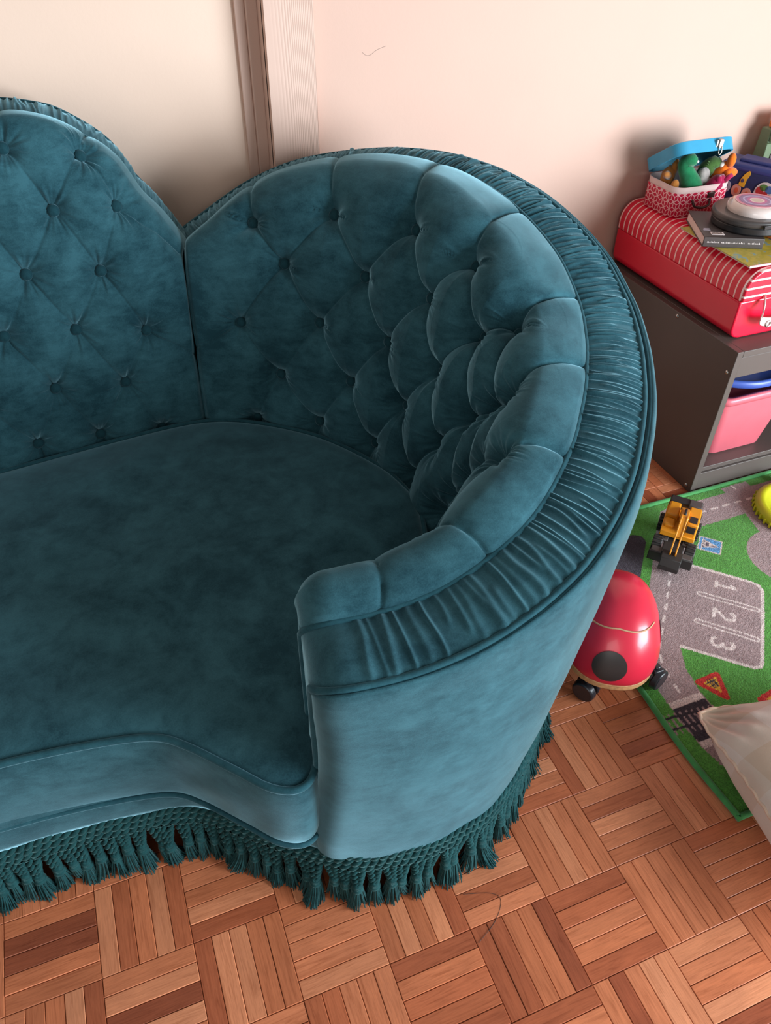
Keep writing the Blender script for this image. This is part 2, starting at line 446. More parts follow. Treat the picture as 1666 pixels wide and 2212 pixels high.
def tufted(surf, u, v, rows, linkw, to_top, extra, puff):
    """puffed, buttoned surface. rows: list of rows (top row first) of (u,v) buttons"""
    UU, VV = np.meshgrid(u, v, indexing='ij'); P = surf(UU, VV); N = frame_normals(P)
    mid = P[len(u)//2, len(v)//2]
    if N[len(u)//2, len(v)//2] @ (CAM_C-mid) < 0: N = -N
    paths = []
    for r0, r1 in zip(rows[:-1], rows[1:]):
        for a in r0:
            for b in r1:
                if abs(a[0]-b[0]) < linkw: paths.append((a, b))
    for a in rows[0]: paths.append((a, (a[0]+to_top*.0, 1.0)))
    for a in rows[-1]: paths.append((a, (a[0], 0.0)))
    paths += extra
    A = []; B = []
    for a, b in paths:
        s = np.linspace(0, 1, 6)
        uu = a[0]+(b[0]-a[0])*s; vv = a[1]+(b[1]-a[1])*s
        Q = surf(uu, vv); A += list(Q[:-1]); B += list(Q[1:])
    pts = P.reshape(-1, 3)
    d = seg_dist(pts, np.array(A), np.array(B))
    wob = vnoise(pts*2.3, 11)*.012
    pf_ = puff(UU.ravel())
    vv_ = VV.ravel(); rimk = np.clip((vv_-.60)/.28, 0, 1); rimk = rimk*rimk*(3-2*rimk)
    wd = .20*(1-rimk)+.055*rimk; pf_ = pf_*(1-rimk)+.045*rimk
    h = pf_*(1-np.exp(-d/wd)) - (.008+.12*puff(UU.ravel()))*np.exp(-(d/.020)**2) + wob
    btn = [surf(np.array(q[0]), np.array(q[1])) for r in rows for q in r]
    ubtn = [q[0] for r in rows for q in r]
    for k, c in enumerate(btn):
        rel = pts-c; r = np.linalg.norm(rel, axis=1); near = r < .62
        if not near.any(): continue
        rr = r[near]; rl = rel[near]
        ph = np.arctan2(rl[:, 2], rl[:, 0]*.8+rl[:, 1]*.6)
        pk = float(puff(np.array([ubtn[k]]))[0]); h[near] -= (.085+.75*pk)*np.exp(-(rr/.145)**2) + (.02+.6*pk)*np.exp(-(rr/.30)**2)
        pl = np.sin(ph*9+k*1.7)+.6*np.sin(ph*15+k*2.9)+.5*np.sin(ph*23+k)
        h[near] += .013*pl*np.exp(-((rr-.17)/.14)**2)*np.clip(1-np.exp(-(rr/.08)**2), 0, 1)
    h = h.reshape(UU.shape)
    edge = np.clip((1-VV)/.05, 0, 1)**.6
    Pd = P + N*(h*edge)[..., None]
    bn = []
    for r in rows:
        for q in r:
            i = np.abs(u-q[0]).argmin(); j = np.abs(v-q[1]).argmin()
            bn.append((Pd[i, j], N[i, j]))
    return Pd, N, bn
# --- right-hand round end: tufted pad
rowsR = [[(79.5, .68), (59.7, .652), (36.4, .649), (14.2, .679), (-9.2, .715), (-28, .66), (-52, .70), (-75, .62)],
         [(71.8, .532), (50.5, .505), (27.9, .518), (2.9, .569), (-19, .545), (-41, .53), (-63, .50), (-86, .47)],
         [(83.9, .398), (63.4, .375), (42.0, .365), (17.8, .388), (-8.3, .421), (-30, .38), (-52, .38), (-75, .35)],
         [(73.8, .221), (53.7, .231), (31.5, .237), (6.6, .254), (-19, .24), (-41, .22), (-64, .20)],
         [(81.1, .074), (63.8, .094), (44.4, .09), (20.3, .094), (-12.4, .14), (-32, .09)]]
uR = np.linspace(THS, TH1, 860); vR = np.linspace(0, 1, 350)
PR, NR, bR = tufted(tub_pad, uR, vR, rowsR, 15.5, 0, [((83.9, .398), (98, .385)), ((-86, .47), (-93, 1.0)), ((79.5, .68), (71.8, .532))], lambda u_: np.interp(u_, [-100, -60, -35, 0, 30, 60, 98], [.06, .07, .13, .17, .12, .075, .06]))
NRs = frame_normals(tub_pad(*np.meshgrid(uR, vR, indexing='ij')))
if NRs[430, 175] @ (CAM_C-PR[430, 175]) < 0: NRs = -NRs
padR = grid_obj('arm_pad', PR, M_VEL, sofa)
tag(padR, 'tufted inner pad of the round end')
# --- middle of the back: tufted pad
rowsM = [[(-4.97, .746), (-5.94, .702)] + [(-5.94-.98*k, .70) for k in range(1, 5)],
         [(-4.62, .659), (-5.51, .575)] + [(-5.51-.98*k, .575) for k in range(1, 6)],
         [(-5.06, .462), (-6.09, .448)] + [(-6.09-1.0*k, .45) for k in range(1, 5)],
         [(-4.56, .348), (-5.61, .324), (-6.6, .331)] + [(-6.6-1.0*k, .33) for k in range(1, 5)],
         [(-5.07, .191), (-6.14, .201)] + [(-6.14-1.0*k, .20) for k in range(1, 5)],
         [(-4.63, .057), (-5.66, .07), (-6.61, .084)] + [(-6.61-1.0*k, .08) for k in range(1, 5)]]
uM = np.linspace(XM0, XM1, 820); vM = np.linspace(0, 1, 320)
PM, NM, bM = tufted(mid_pad, uM, vM, rowsM, .78, 0, [((-4.56, .348), (-3.88, .36)), ((-4.62, .659), (-3.95, .74))], lambda u_: u_*0+.055)
# tuck the two pads into each other at the seam
def tuck(P, N, dist, w=.055, depth=.06):
    return P - N*(depth*np.exp(-(dist/w)**2))[..., None]
PM = tuck(PM, NM, np.linalg.norm(PM-PM[:1], axis=-1))
padM = grid_obj('back_pad', PM, M_VEL, sofa); tag(padM, 'tufted middle section of the back')
sR = np.linalg.norm(PR-PR[-1:], axis=-1)
PR = tuck(PR, NR, sR)
# --- covered buttons
bm_ = MB(); bm_.lathe([(0.001, .050), (.04, .045), (.072, .026), (.082, -.005), (.065, -.04), (0.001, -.045)], 16)
btn_me = mesh_np('button', np.concatenate(bm_.V), bm_.F, True); btn_me.materials.append(M_BTN)
for (c, n), par in [(b, padR) for b in bR] + [(b, padM) for b in bM]:
    o = link('button', btn_me, par, c + n*.062); o.rotation_euler = Vector(n).to_track_quat('Z', 'Y').to_euler()

# --- gathered band between the two piped seams
def pleats(s, vv, total, spacing, seed):
    r = np.random.default_rng(seed); h = np.zeros(np.broadcast(s, vv).shape); x = 0.
    while x < total:
        sp = spacing(x); x += sp*r.uniform(.45, 1.6)
        w = r.uniform(.013, .026)*(1+.8*(sp > .09)); a = r.uniform(.014, .034); sl = r.normal(0, .03); sl2 = r.normal(0, .012)
        lo, hi = (0, 1) if r.random() < .72 else ((0, r.uniform(.35, .8)) if r.random() < .5 else (r.uniform(.2, .6), 1))
        fade = 1/(1+np.exp(-(vv-lo+.06)*40))/(1+np.exp((vv-hi-.06)*40))
        h = h + a*np.exp(-((s-x-sl*(vv-.5)-sl2*np.sin(vv*6))/w)**2)*fade
    return h
def band_surface(T, B, lift, nv, total_s, spacing, seed):
    """T, B (n,3) seam curves; returns (n,nv,3)"""
    v = np.linspace(0, 1, nv)
    P = T[:, None]*(1-v)[None, :, None] + B[:, None]*v[None, :, None]
    N = frame_normals(P); N = np.where((N[..., 2:3] < 0), -N, N)
    P = P + N*(lift*np.sin(np.pi*v)**.8)[None, :, None]
    s = np.r_[0, np.cumsum(np.linalg.norm(np.diff((T+B)/2, axis=0), axis=1))]
    h = pleats(s[:, None], v[None, :], s[-1], spacing, seed)
    env = np.clip(np.minimum(v, 1-v)/.06, 0.25, 1)
    return P + N*(h*env[None])[..., None], N
tb = np.linspace(THS, TH1, 2100); ab = np.radians(tb)
Tc = np.stack([SC[0]+rT(tb)*np.cos(ab), SC[1]+rT(tb)*np.sin(ab), zT(tb)], 1)
Bc = np.stack([SC[0]+rB(tb)*np.cos(ab), SC[1]+rB(tb)*np.sin(ab), zB(tb)], 1)
PB, NB = band_surface(Tc + (0, 0, -.01), Bc, .05, 18, 0, lambda x: float(np.interp(x, [0, 2.5, 5, 14], [.12, .085, .050, .050])), 5)
xm = np.linspace(XM0, XM1, 900)
Tm = np.stack([xm, yTm(xm), zTm(xm)], 1); Bm = np.stack([xm, yTm(xm)+.60, zTm(xm)+.05], 1)
PBm, NBm = band_surface(Tm + (0, 0, -.01), Bm, .05, 14, 0, lambda x: .06, 9)
grid_obj('gathered_band', PBm, M_VEL, sofa, flip=True)
# --- piping cords
def cord(pts, r, parent=sofa, n=10, name='piping', mat=None):
    pts = np.asarray(pts, float)
    return MB().tube(pts, r, n).build(name, mat or M_CORD, parent, smooth=True)
def with_end(Cv, Nrow, inward=-1, drop=1.95, rows=8):
    """carry a seam over the rounded arm end and down the end face"""
    a0 = math.radians(THS); e = np.array([math.sin(a0), -math.cos(a0), 0]); R = []
    for k in range(1, rows+1):
        a = math.pi/2*k/rows
        R.append(Cv[0]+e*RHO*math.sin(a)+inward*Nrow*RHO*(1-math.cos(a)))
    for k in range(1, 6): R.append(R[-1]+np.array([0, 0, -drop/5]))
    return np.concatenate([np.array(R)[::-1], Cv])
cord(Tm[::3], .032); cord(Bm[::3], .034)
# --- outer shell of the round end
_TS = [-103, -98, -95, -86, -80, -73, -64, -52, -35, 0, 98]; _RS = [4.29, 4.36, 4.41, 4.46, 4.45, 4.35, 4.14, 3.92, 3.80, 3.85, 4.0]
def shell(t, nz=70):
    """rows: outer face from the lower piping down to the base"""
    t = np.asarray(t, float); a = np.radians(t); rb = smooth_interp(t, _TS, _RS)
    lip = smooth_interp(t, [-103, -80, -55, -30, 98], [.07, .09, .15, .17, .17])
    top = [(0.0, -.02), (.30, -.05), (.36, -.075), (.44, -.02), (.62, .005), (.82, -.03), (.95, -.10), (1.0, -.2), (1.02, -.34)]
    R = []; Z = []
    for f, dz in top: R.append(rB(t)+lip*f); Z.append(zB(t)+dz)
    r0 = R[-1]; z0 = Z[-1]
    for s in np.linspace(0, 1, nz)[1:]:
        bel = .05*np.sin(np.pi*s)
        k = s**1.15
        R.append(r0*(1-k)+rb*k+bel); Z.append(z0*(1-s)+1.05*s)
    R = np.array(R).T; Z = np.array(Z).T
    P = np.stack([SC[0]+R*np.cos(a)[:, None], SC[1]+R*np.sin(a)[:, None], Z], -1)
    return P
ts = np.linspace(THS, TH1, 420); PS = shell(ts); NS = frame_normals(PS)
outw = np.stack([np.cos(np.radians(ts)), np.sin(np.radians(ts)), ts*0], 1)
if (NS[200, 40]*outw[200]).sum() < 0: NS = -NS
dd = vnoise(PS*np.array([1.1, 1.1, 1.6]), 21)*.018 + vnoise(PS*np.array([3.1, 3.1, 2.0]), 22)*.006
PS = PS + NS*(dd*np.clip(np.arange(PS.shape[1])/20, 0, 1)[None])[..., None]
def unit(n): return n/np.linalg.norm(n)
nT_ = unit(NRs[0, -1]+NB[0, 0]); nB_ = unit(NB[0, -1]+NS[0, 12])
def blendn(row, w, n):                                  # ease the normals of one end row towards the seam normal
    r = row*(1-w[:, None])+n*w[:, None]; return r/np.linalg.norm(r, axis=1, keepdims=True)
NRe = NRs.copy(); NRe[0] = blendn(NRs[0], np.clip((vR-.72)/.28, 0, 1), nT_)
NBe = NB.copy(); vb_ = np.linspace(0, 1, NB.shape[1]); NBe[0] = blendn(blendn(NB[0], np.clip(1-vb_/.5, 0, 1), nT_), np.clip((vb_-.5)/.5, 0, 1), nB_)
NSe = NS.copy(); ks = np.clip(1-(np.arange(NS.shape[1])-6)/14, 0, 1); NSe[0] = blendn(NS[0], ks, nB_)
PSe = end_round(PS, NSe, -1); PRe = end_round(PR, NRe, -1); PBe = end_round(PB, NBe, -1)
bpy.data.objects.remove(padR) if False else None
padR.data = mesh_np('arm_pad', PRe.reshape(-1, 3), gridfaces(*PRe.shape[:2]), True, org(sofa)); padR.data.materials.append(M_VEL)
drop_rows = [PBe[0]+np.array([0, 0, -d_]) for d_ in np.linspace(1.95, .06, 14)]
PBe = np.concatenate([np.array(drop_rows), PBe])
grid_obj('gathered_band', PBe, M_VEL, sofa)
# the arm runs slightly wider towards the floor at its end
e_ = np.array([math.sin(math.radians(THS)), -math.cos(math.radians(THS)), 0])
wz = np.clip((3.0-PSe[..., 2])/1.6, 0, 1)**1.5; wr = np.clip(1-np.arange(PSe.shape[0])/30, 0, 1)[:, None]
PSe = PSe + e_*(.17*wz*wr)[..., None]
grid_obj('outer_shell', PSe, M_VEL, sofa)
# second cord below the lower seam
i2 = 3; cord(PS[::3, i2]+(0, 0, -.005), .026)
cord(with_end(Tc[::3], nT_), .034); cord(with_end(Bc[::3], nB_), .036)
# end panel of the arm
ring = np.concatenate([PSe[0][::-1], PBe[14][::-1], PRe[0][::-4]]) - e_*.012
inner = np.array([ring[-1]*[1, 1, 0] + [0, 0, 1.05]])
ring = np.concatenate([ring, inner])
cen = ring.mean(0); n = len(ring)
link('end_panel', mesh_np('end_panel', np.concatenate([ring, cen[None]]), [(i, (i+1) % n, n) for i in range(n)], True, org(sofa)), sofa, None, M_VEL)
# rear of the middle section
zz = np.linspace(0, 1, 12)
PBk = np.stack([np.stack([xm[::6], yTm(xm[::6])+.60+.10*min(1, s*6), (zTm(xm[::6])+.03)*(1-s)+1.05*s], 1) for s in zz], 1)
grid_obj('back_shell', PBk, M_VEL, sofa)

# --- seat cushion
FR = [(-11.6, .1), (-10, .28), (-8.6, .3), (-7.6, .27), (-6.9, .22), (-6.2, .12), (-5.78, 0), (-5.5, -.22), (-5.13, -.63), (-4.85, -.94), (-4.61, -1.05), (-4.43, -.95), (-4.30, -.62), (-4.12, .2), (-3.9, .46), (-3.3, .52), (-2.75, .8), (-2.25, 1.3), (-1.95, 2.1), (-1.9, 2.55)]
BK = [(-11.6, 4.95), (-9, 5.0), (-7.3, 5.18), (-5.3, 5.43), (-4.25, 5.45), (-3.5, 5.14), (-2.68, 4.44), (-2.1, 3.5), (-1.92, 2.9), (-1.9, 2.55)]
nq = 420; Fc = resample(FR, nq); Bk = resample(BK, nq)
def plan_normal(Cv):
    T = np.gradient(Cv, axis=0); Nn = np.stack([T[:, 1], -T[:, 0]], 1); return Nn/np.linalg.norm(Nn, axis=1)[:, None]
nF = plan_normal(Fc)
ZT, ZB_ = 2.58, 1.47
tt = (1-np.cos(np.linspace(0, np.pi, 120)))/2
XY = Fc[:, None]*(1-tt)[None, :, None] + Bk[:, None]*tt[None, :, None]
wid = np.linalg.norm(Bk-Fc, axis=1)[:, None]
edge = np.minimum(tt, 1-tt)[None]*wid
crown = .13*(1-np.exp(-edge/.55)) + .05*(1-np.exp(-edge/.10))
nz = vnoise(np.concatenate([XY*.9, np.zeros(XY.shape[:2]+(1,))], -1), 31)*.035*np.clip(edge/.8, 0, 1) + vnoise(np.concatenate([XY*np.array([3.3, 1.4]), np.ones(XY.shape[:2]+(1,))], -1), 32)*.008*np.clip(edge/.5, 0, 1)
top = np.concatenate([XY, (ZT-.02+crown+nz)[..., None]], -1)
cush = grid_obj('seat_cushion', top, M_VEL, sofa)
ss = np.linspace(0, 1, 26)
sid = []
for s in ss:
    o_ = .055*np.sin(np.pi*s)**.7
    xy = Fc + nF*o_
    z = ZT-.03-(ZT-.06-ZB_)*s
    P = np.concatenate([xy, np.full((nq, 1), z)], 1)
    P[:, :2] += nF*(vnoise(np.stack([Fc[:, 0]*2.6+s*1.2, Fc[:, 1]*2.6, np.full(nq, s*2.2)], -1), 33)*.022*math.sin(math.pi*s))[:, None]
    sid.append(P)
grid_obj('cushion_front', np.stack(sid, 1), M_VEL, cush)
cord(np.concatenate([Fc+nF*.005, np.full((nq, 1), ZT)], 1), .040, cush)
cord(np.concatenate([Fc+nF*.01, np.full((nq, 1), ZB_)], 1), .034, cush)
cord(np.concatenate([Bk, np.full((nq, 1), ZT)], 1), .040, cush)
# --- base rail below the cushion
BF = [(-11.6, .06), (-10, .24), (-8.6, .26), (-7.72, .24), (-7, .21), (-6.25, .13), (-5.85, .06), (-5.54, -.06), (-5.1, -.44), (-4.75, -.74), (-4.42, -1.0), (-4.1, -1.2), (-3.8, -1.29)]
Bp = resample(BF, 200); nB = plan_normal(Bp)
base = np.stack([np.concatenate([Bp + nB*dx - nB*.03, np.full((200, 1), z)], 1) for dx, z in ((.0, 1.75), (.03, 1.5), (.045, 1.35), (.04, 1.15), (.02, 1.05), (-.25, 1.05))], 1)
grid_obj('base_rail', base, M_VEL, sofa)
MB().box((-8, 3, .62), (6.6, 4.6, .95)).build('plinth', M_JOINT, sofa)
MB().cyl((-3.4, 3.1, .14), (-3.4, 3.1, 1.04), 3.7, n=48).build('plinth', M_JOINT, sofa)

# --- fringe: crocheted heading and tassels
tf = np.linspace(-94, 40, 260); rf = smooth_interp(tf, _TS, _RS); af = np.radians(tf)
arm_path = np.stack([SC[0]+rf*np.cos(af), SC[1]+rf*np.sin(af)], 1)
fp = np.concatenate([Bp[:-6], arm_path]); fp = resample(fp, 1500, fine=3)
fl = np.linalg.norm(np.diff(fp, axis=0), axis=1).sum(); nfp = plan_normal(fp)
sfp = np.linspace(0, fl, 1500)
def fpos(s, out, z):
    p = np.array([np.interp(s, sfp, fp[:, 0]), np.interp(s, sfp, fp[:, 1])]).T
    n_ = np.array([np.interp(s, sfp, nfp[:, 0]), np.interp(s, sfp, nfp[:, 1])]).T
    xy = p + n_*(np.asarray(out)[..., None]-.02) if np.ndim(out) else p+n_*(out-.02)
    return np.concatenate([xy, np.broadcast_to(np.asarray(z, float)[..., None] if np.ndim(z) else z, xy.shape[:-1]+(1,))], -1)
FV = []; FF = []; FN = 0
def strand(pts, r, n=5):
    global FN
    k = len(pts); T = np.gradient(pts, axis=0); T /= np.linalg.norm(T, axis=1)[:, None]+1e-9
    up = np.where(np.abs(T[:, 2:3]) < .9, np.array([[0, 0, 1.]]), np.array([[1., .3, 0]]))
    X = np.cross(up, T); X /= np.linalg.norm(X, axis=1)[:, None]+1e-9; Y = np.cross(T, X)
    a = np.linspace(0, 2*np.pi, n, endpoint=False)
    V = pts[:, None] + r*(np.cos(a)[None, :, None]*X[:, None] + np.sin(a)[None, :, None]*Y[:, None])
    i, j = np.meshgrid(np.arange(k-1), np.arange(n), indexing='ij')
    FF.append(np.stack([i*n+j, i*n+(j+1) % n, (i+1)*n+(j+1) % n, (i+1)*n+j], -1).reshape(-1, 4)+FN); FV.append(V.reshape(-1, 3)); FN += k*n
# rows of twisted cord running along the heading
for row, (z, out) in enumerate(((1.035, .0), (.935, .012), (.835, .018))):
    s = np.arange(0, fl, .022)
    for ph in (0, np.pi):
        w = s*2*np.pi/.19+ph+row*1.1
        strand(fpos(s, out+.024*np.cos(w), z+.034*np.sin(w)+.020*np.sin(s*9+row)), .036)
PITCH = .165; s0 = .06; tass = []
frng = np.random.default_rng(77)
while s0 < fl-.05:
    tip = .05+frng.uniform(-.03, .05); so = s0+frng.normal(0, .025); zk = .47+frng.normal(0, .05); ok = .015+abs(frng.normal(0, .02))
    for dx in (-.055, .045):
        k = np.linspace(0, 1, 19)
        sx = (s0+dx)*(1-k)+(so+dx*.25)*k
        for ph in (0, np.pi):
            w = k*2*np.pi*2.0+ph+dx*30
            strand(fpos(sx+.027*np.cos(w), (.022*(1-k)+ok*k)+.027*np.sin(w), .82*(1-k)+zk*k), .029)
    tass.append((so, ok, zk)); s0 += PITCH*frng.uniform(.85, 1.15)
fr = link('fringe', mesh_np('fringe', np.concatenate(FV), np.concatenate(FF), True, org(sofa)), sofa, None, M_FRN)
# backing behind the openings of the fringe
def tassel_mesh(seed):
    r = np.random.default_rng(seed); b = MB()
    b.lathe([(.001, .06), (.042, .05), (.066, .02), (.06, -.02), (.050, -.045), (.068, -.075), (.076, -.11), (.06, -.13), (.001, -.13)], 10)
    for k in range(3): b.tube([( .052*math.cos(a), .052*math.sin(a), -.035-.012*k) for a in np.linspace(0, 2*math.pi, 10, endpoint=False)], .010, 5, closed=True)
    lean = r.normal(0, .03, 2)
    for i in range(110):
        a = r.uniform(0, 2*np.pi); q = math.sqrt(r.uniform(0, 1)); L = r.uniform(.30, .40)
        fx = q*r.uniform(.75, 1.15)
        k = np.linspace(0, 1, 6)
        rad = .058*q+.075*fx*k**1.1; sw = r.normal(0, .012)
        x = rad*np.cos(a+sw*k*8)+lean[0]*k**2; y = rad*np.sin(a+sw*k*8)+lean[1]*k**2; z = -.10-L*k
        b.tube(np.stack([x, y, z], 1), 0.0115*(1-.35*k), 3, cap=False)
    me = mesh_np('tassel', np.concatenate(b.V), b.F, True); me.materials.append(M_FRN); return me
TM = [tassel_mesh(k) for k in range(6)]
for i, (so, ok, zk) in enumerate(tass):
    p = fpos(np.array([so]), ok, zk-.03)[0]
    o = link('tassel', TM[i % 6], fr, p)
    nn = np.array([np.interp(so, sfp, nfp[:, 0]), np.interp(so, sfp, nfp[:, 1])])
    tilt = frng.uniform(-.08, .12); ax = Vector((-nn[1], nn[0], 0))
    o.rotation_euler = (Matrix.Rotation(-tilt, 4, ax) @ Matrix.Rotation(frng.uniform(0, 6.28), 4, 'Z')).to_euler()
    sc_ = min(1.0, (zk-.03)/.46); o.scale = (1, 1, sc_)

# =====================================================================================
#  RUG with printed roads (print held as point colours on a dense pile surface)
# =====================================================================================
RX0, RX1, RY0, RY1 = .80, 7.6, -2.04, 3.54
def rug_print(X, Y):
    n1 = vnoise(np.stack([X*40, Y*40, X*0], -1), 51)*.005; n2 = vnoise(np.stack([X*40, Y*40, X*0+9], -1), 52)*.005
    X = X+n1; Y = Y+n2
    G = np.array([.085, .285, .045]); ROAD = np.array([.345, .242, .245]); WH = np.array([.70, .57, .55]); DK = np.array([.045, .034, .046])
    RED = np.array([.55, .03, .025]); YEL = np.array([.68, .36, .035]); BLU = np.array([.10, .28, .55])
    C = np.broadcast_to(G, X.shape+(3,)).copy()
    def poly(pts):
        ins = np.zeros(X.shape, bool); k = len(pts)
        for i in range(k):
            x0, y0 = pts[i]; x1, y1 = pts[(i+1) % k]
            c = ((y0 > Y) != (y1 > Y)); c &= X < (x1-x0)*(Y-y0)/(y1-y0+1e-12)+x0; ins ^= c
        return ins
    def line(pts, w):
        d = np.full(X.shape, 9.)
        for (ax, ay), (bx, by) in zip(pts[:-1], pts[1:]):
            dx, dy = bx-ax, by-ay; t = np.clip(((X-ax)*dx+(Y-ay)*dy)/(dx*dx+dy*dy+1e-12), 0, 1)
            d = np.minimum(d, np.hypot(X-ax-t*dx, Y-ay-t*dy))
        return d < w
    def put(mask, c): C[mask] = c
    # roads
    put(poly([(3.6, 3.33), (7.6, 3.33), (7.6, 2.70), (3.0, 2.70)]), ROAD)
    put(poly([(5.12, 3.30), (5.12, 3.47), (5.73, 3.47), (5.73, 3.30)]), ROAD)
    put(poly([(5.06, 2.75), (6.0, 2.75), (5.6, 2.0), (4.9, 2.0)]), ROAD)
    put(np.hypot(X-4.97, Y-1.48) < .72, ROAD)
    put(poly([(4.6, 1.7), (5.4, 1.7), (4.9, -.9), (4.15, -.9)]) & (X > 4.55), ROAD)
    diag = [(3.72, 3.36), (3.28, 2.95), (2.70, 2.33), (2.27, 1.84), (2.05, 1.57), (1.72, 1.18), (1.40, .66), (1.24, .40), (1.06, .12), (1.03, -.3), (1.04, -1.05), (1.10, -1.35), (1.22, -1.50), (1.6, -1.6), (2.6, -1.62), (2.6, -1.05), (1.66, -1.05), (1.61, -.3), (1.69, .15), (1.87, .50), (3.2, 1.92), (3.65, 2.42), (3.98, 2.71), (4.4, 3.1)]
    put(poly(diag), ROAD)
    # dark pond at the left
    put(poly([(1.2, 2.95), (2.72, 2.95), (2.84, 2.86), (2.83, 2.72), (2.48, 2.33), (2.10, 1.90), (1.75, 1.45), (1.0, 1.4)]), DK*1.1)
    # parking bay
    put(poly([(3.2, 1.93), (3.93, 1.2), (3.97, 1.06), (2.84, -.21), (2.70, -.25), (1.88, .53)]), ROAD)
    put(line([(3.21, 1.93), (3.90, 1.24), (3.965, 1.14), (3.94, 1.01), (2.86, -.19), (2.78, -.245), (2.68, -.22), (1.90, .52)], .028), WH)
    for a, b in (((2.91, 1.34), (3.54, .70)), ((2.48, .86), (3.10, .21))):
        put(line([a, b], .055), WH); put(line([a, b], .026), ROAD)
    # dashes
    def dashes(pts, on, off, w, start=0.):
        P = resample(np.array(pts), 400); s = np.r_[0, np.cumsum(np.linalg.norm(np.diff(P, axis=0), axis=1))]; x = start
        while x < s[-1]:
            q = np.linspace(x, min(x+on, s[-1]), 4); put(line(list(zip(np.interp(q, s, P[:, 0]), np.interp(q, s, P[:, 1]))), w), WH); x += on+off
    dashes([(4.26, 3.03), (7.6, 3.03)], .13, .145, .022)
    dashes([(2.80, 1.98), (2.34, 1.46), (1.95, 1.04), (1.55, .61), (1.42, .36), (1.35, .1), (1.31, -.29)], .12, .165, .022)
    put(line([(5.36, 3.44), (5.38, 3.36)], .02), WH)
    # level crossing
    put(poly([(1.03, -.29), (1.61, -.29), (1.60, -.40), (1.04, -.40)]), WH*.95)
    put(poly([(1.04, -.40), (1.60, -.40), (1.62, -.97), (1.05, -.97)]), DK)
    put(poly([(1.05, -.97), (1.65, -.97), (1.65, -1.08), (1.05, -1.08)]), WH*.9)
    for k in range(9): put(line([(.84+.09*k, -.44-.012*k), (.86+.09*k, -.76-.012*k)], .016), ROAD*.95)
    for y in (-.51, -.69): put(line([(.8, y+.02), (1.3, y-.03), (1.9, y-.25), (2.6, y-.75)], .02), DK*.8)
    # warning sign
    tri = [(2.05, -.12), (1.70, -.14), (1.91, -.50)]
    put(poly(tri) | line(tri+[tri[0]], .05), RED); put(poly([(1.99, -.165), (1.77, -.18), (1.905, -.40)]) | line([(1.99, -.165), (1.77, -.18), (1.905, -.40), (1.99, -.165)], .012), YEL)
    for k in range(3): put(line([(1.84+.05*k, -.15), (1.86+.035*k, -.30)], .010), DK)
    put(line([(1.80, -.20), (1.97, -.19)], .010), DK); put(line([(1.83, -.26), (1.96, -.25)], .010), DK)
    t2 = [(2.36, -.72), (2.75, -.65), (2.55, -1.0)]; put(poly(t2) | line(t2+[t2[0]], .05), RED); put(poly([(2.44, -.74), (2.68, -.70), (2.55, -.9)]), YEL)
    # blue crossing signs
    def bsign(c, u, v, hu, hv):
        c = np.array(c); a = (X-c[0])*u[0]+(Y-c[1])*u[1]; b = (X-c[0])*v[0]+(Y-c[1])*v[1]
        put((abs(a) < hu) & (abs(b) < hv), WH*.98); put((abs(a) < hu-.022) & (abs(b) < hv-.022), BLU)
        put((a > -hu+.07) & (a < hu-.05) & (abs(b) < (hu-.04-a)*.42), WH*.92)
        put((abs(a+.05) < .03) & (abs(b) < .05), DK*3); put((abs(a-.06) < .05) & (abs(b+.01) < .012), DK*3)
        put((abs(a+hu-.065) < .008) & (abs(b) < hv-.02), WH)
        for k in (-1, 0, 1): put((abs(a+hu-.09) < .018) & (abs(b-.075*k) < .018), DK*2.5)
    bsign((3.845, 2.23), (.7, -.714), (.714, .7), .20, .185)
    bsign((3.72, .08), (.7, -.714), (.714, .7), .20, .185)
    # bay numbers: glyph up = (.7,-.714), glyph right = (-.714,-.7)
    def glyph(c, strokes, w, h):
        pts = [[(c[0]+.7*(y-.5)*h-.714*(x-.5)*h*.66, c[1]-.714*(y-.5)*h-.7*(x-.5)*h*.66) for x, y in s] for s in strokes]
        for s in pts: put(line(s, w), WH)
    arc = lambda cx, cy, rx, ry, a0, a1: [(cx+rx*math.cos(math.radians(a)), cy+ry*math.sin(math.radians(a))) for a in np.linspace(a0, a1, 14)]
    glyph((3.42, 1.30), [[(.5, .05), (.5, .95), (.25, .75)], [(.25, .04), (.75, .04)]], .028, .34)
    glyph((2.965, .80), [arc(.5, .70, .36, .26, 160, -40) + [(.14, .06), (.88, .06)]], .028, .36)
    glyph((2.54, .33), [arc(.46, .74, .32, .22, 150, -80), arc(.46, .27, .38, .24, 85, -150)], .028, .36)
    return C
rx = np.arange(RX0, RX1, .0165); ry = np.arange(RY0, RY1, .0125)
GX, GY = np.meshgrid(rx, ry, indexing='ij')
Crug = rug_print(GX, GY)
pile = vnoise(np.stack([GX*40, GY*40, GX*0], -1), 61)*.003 + vnoise(np.stack([GX*2, GY*2, GX*0+4], -1), 62)*.008
ed = np.minimum(np.minimum(GX-RX0, RX1-GX), np.minimum(GY-RY0, RY1-GY)); Zr = .05+pile-.02*np.exp(-(ed/.03)**2)
edgew = .03*np.sin(GY*2.1+.6)*np.clip(1-(GX-RX0)/.5, 0, 1)
Pr = np.stack([GX+edgew, GY, Zr], -1)
m, t, p = nt('rug_pile'); a = node(t, 'ShaderNodeAttribute'); a.attribute_name = 'print'
v = texco(t); n1 = noise(t, v, 420, 2, .6); n2 = noise(t, v, 30, 3)
c1 = mixc(t, 1, a.outputs['Color'], ramp(t, n1, [(.3, (.55, .55, .55)), (.68, (1.35, 1.35, 1.3))]), 'MULTIPLY')
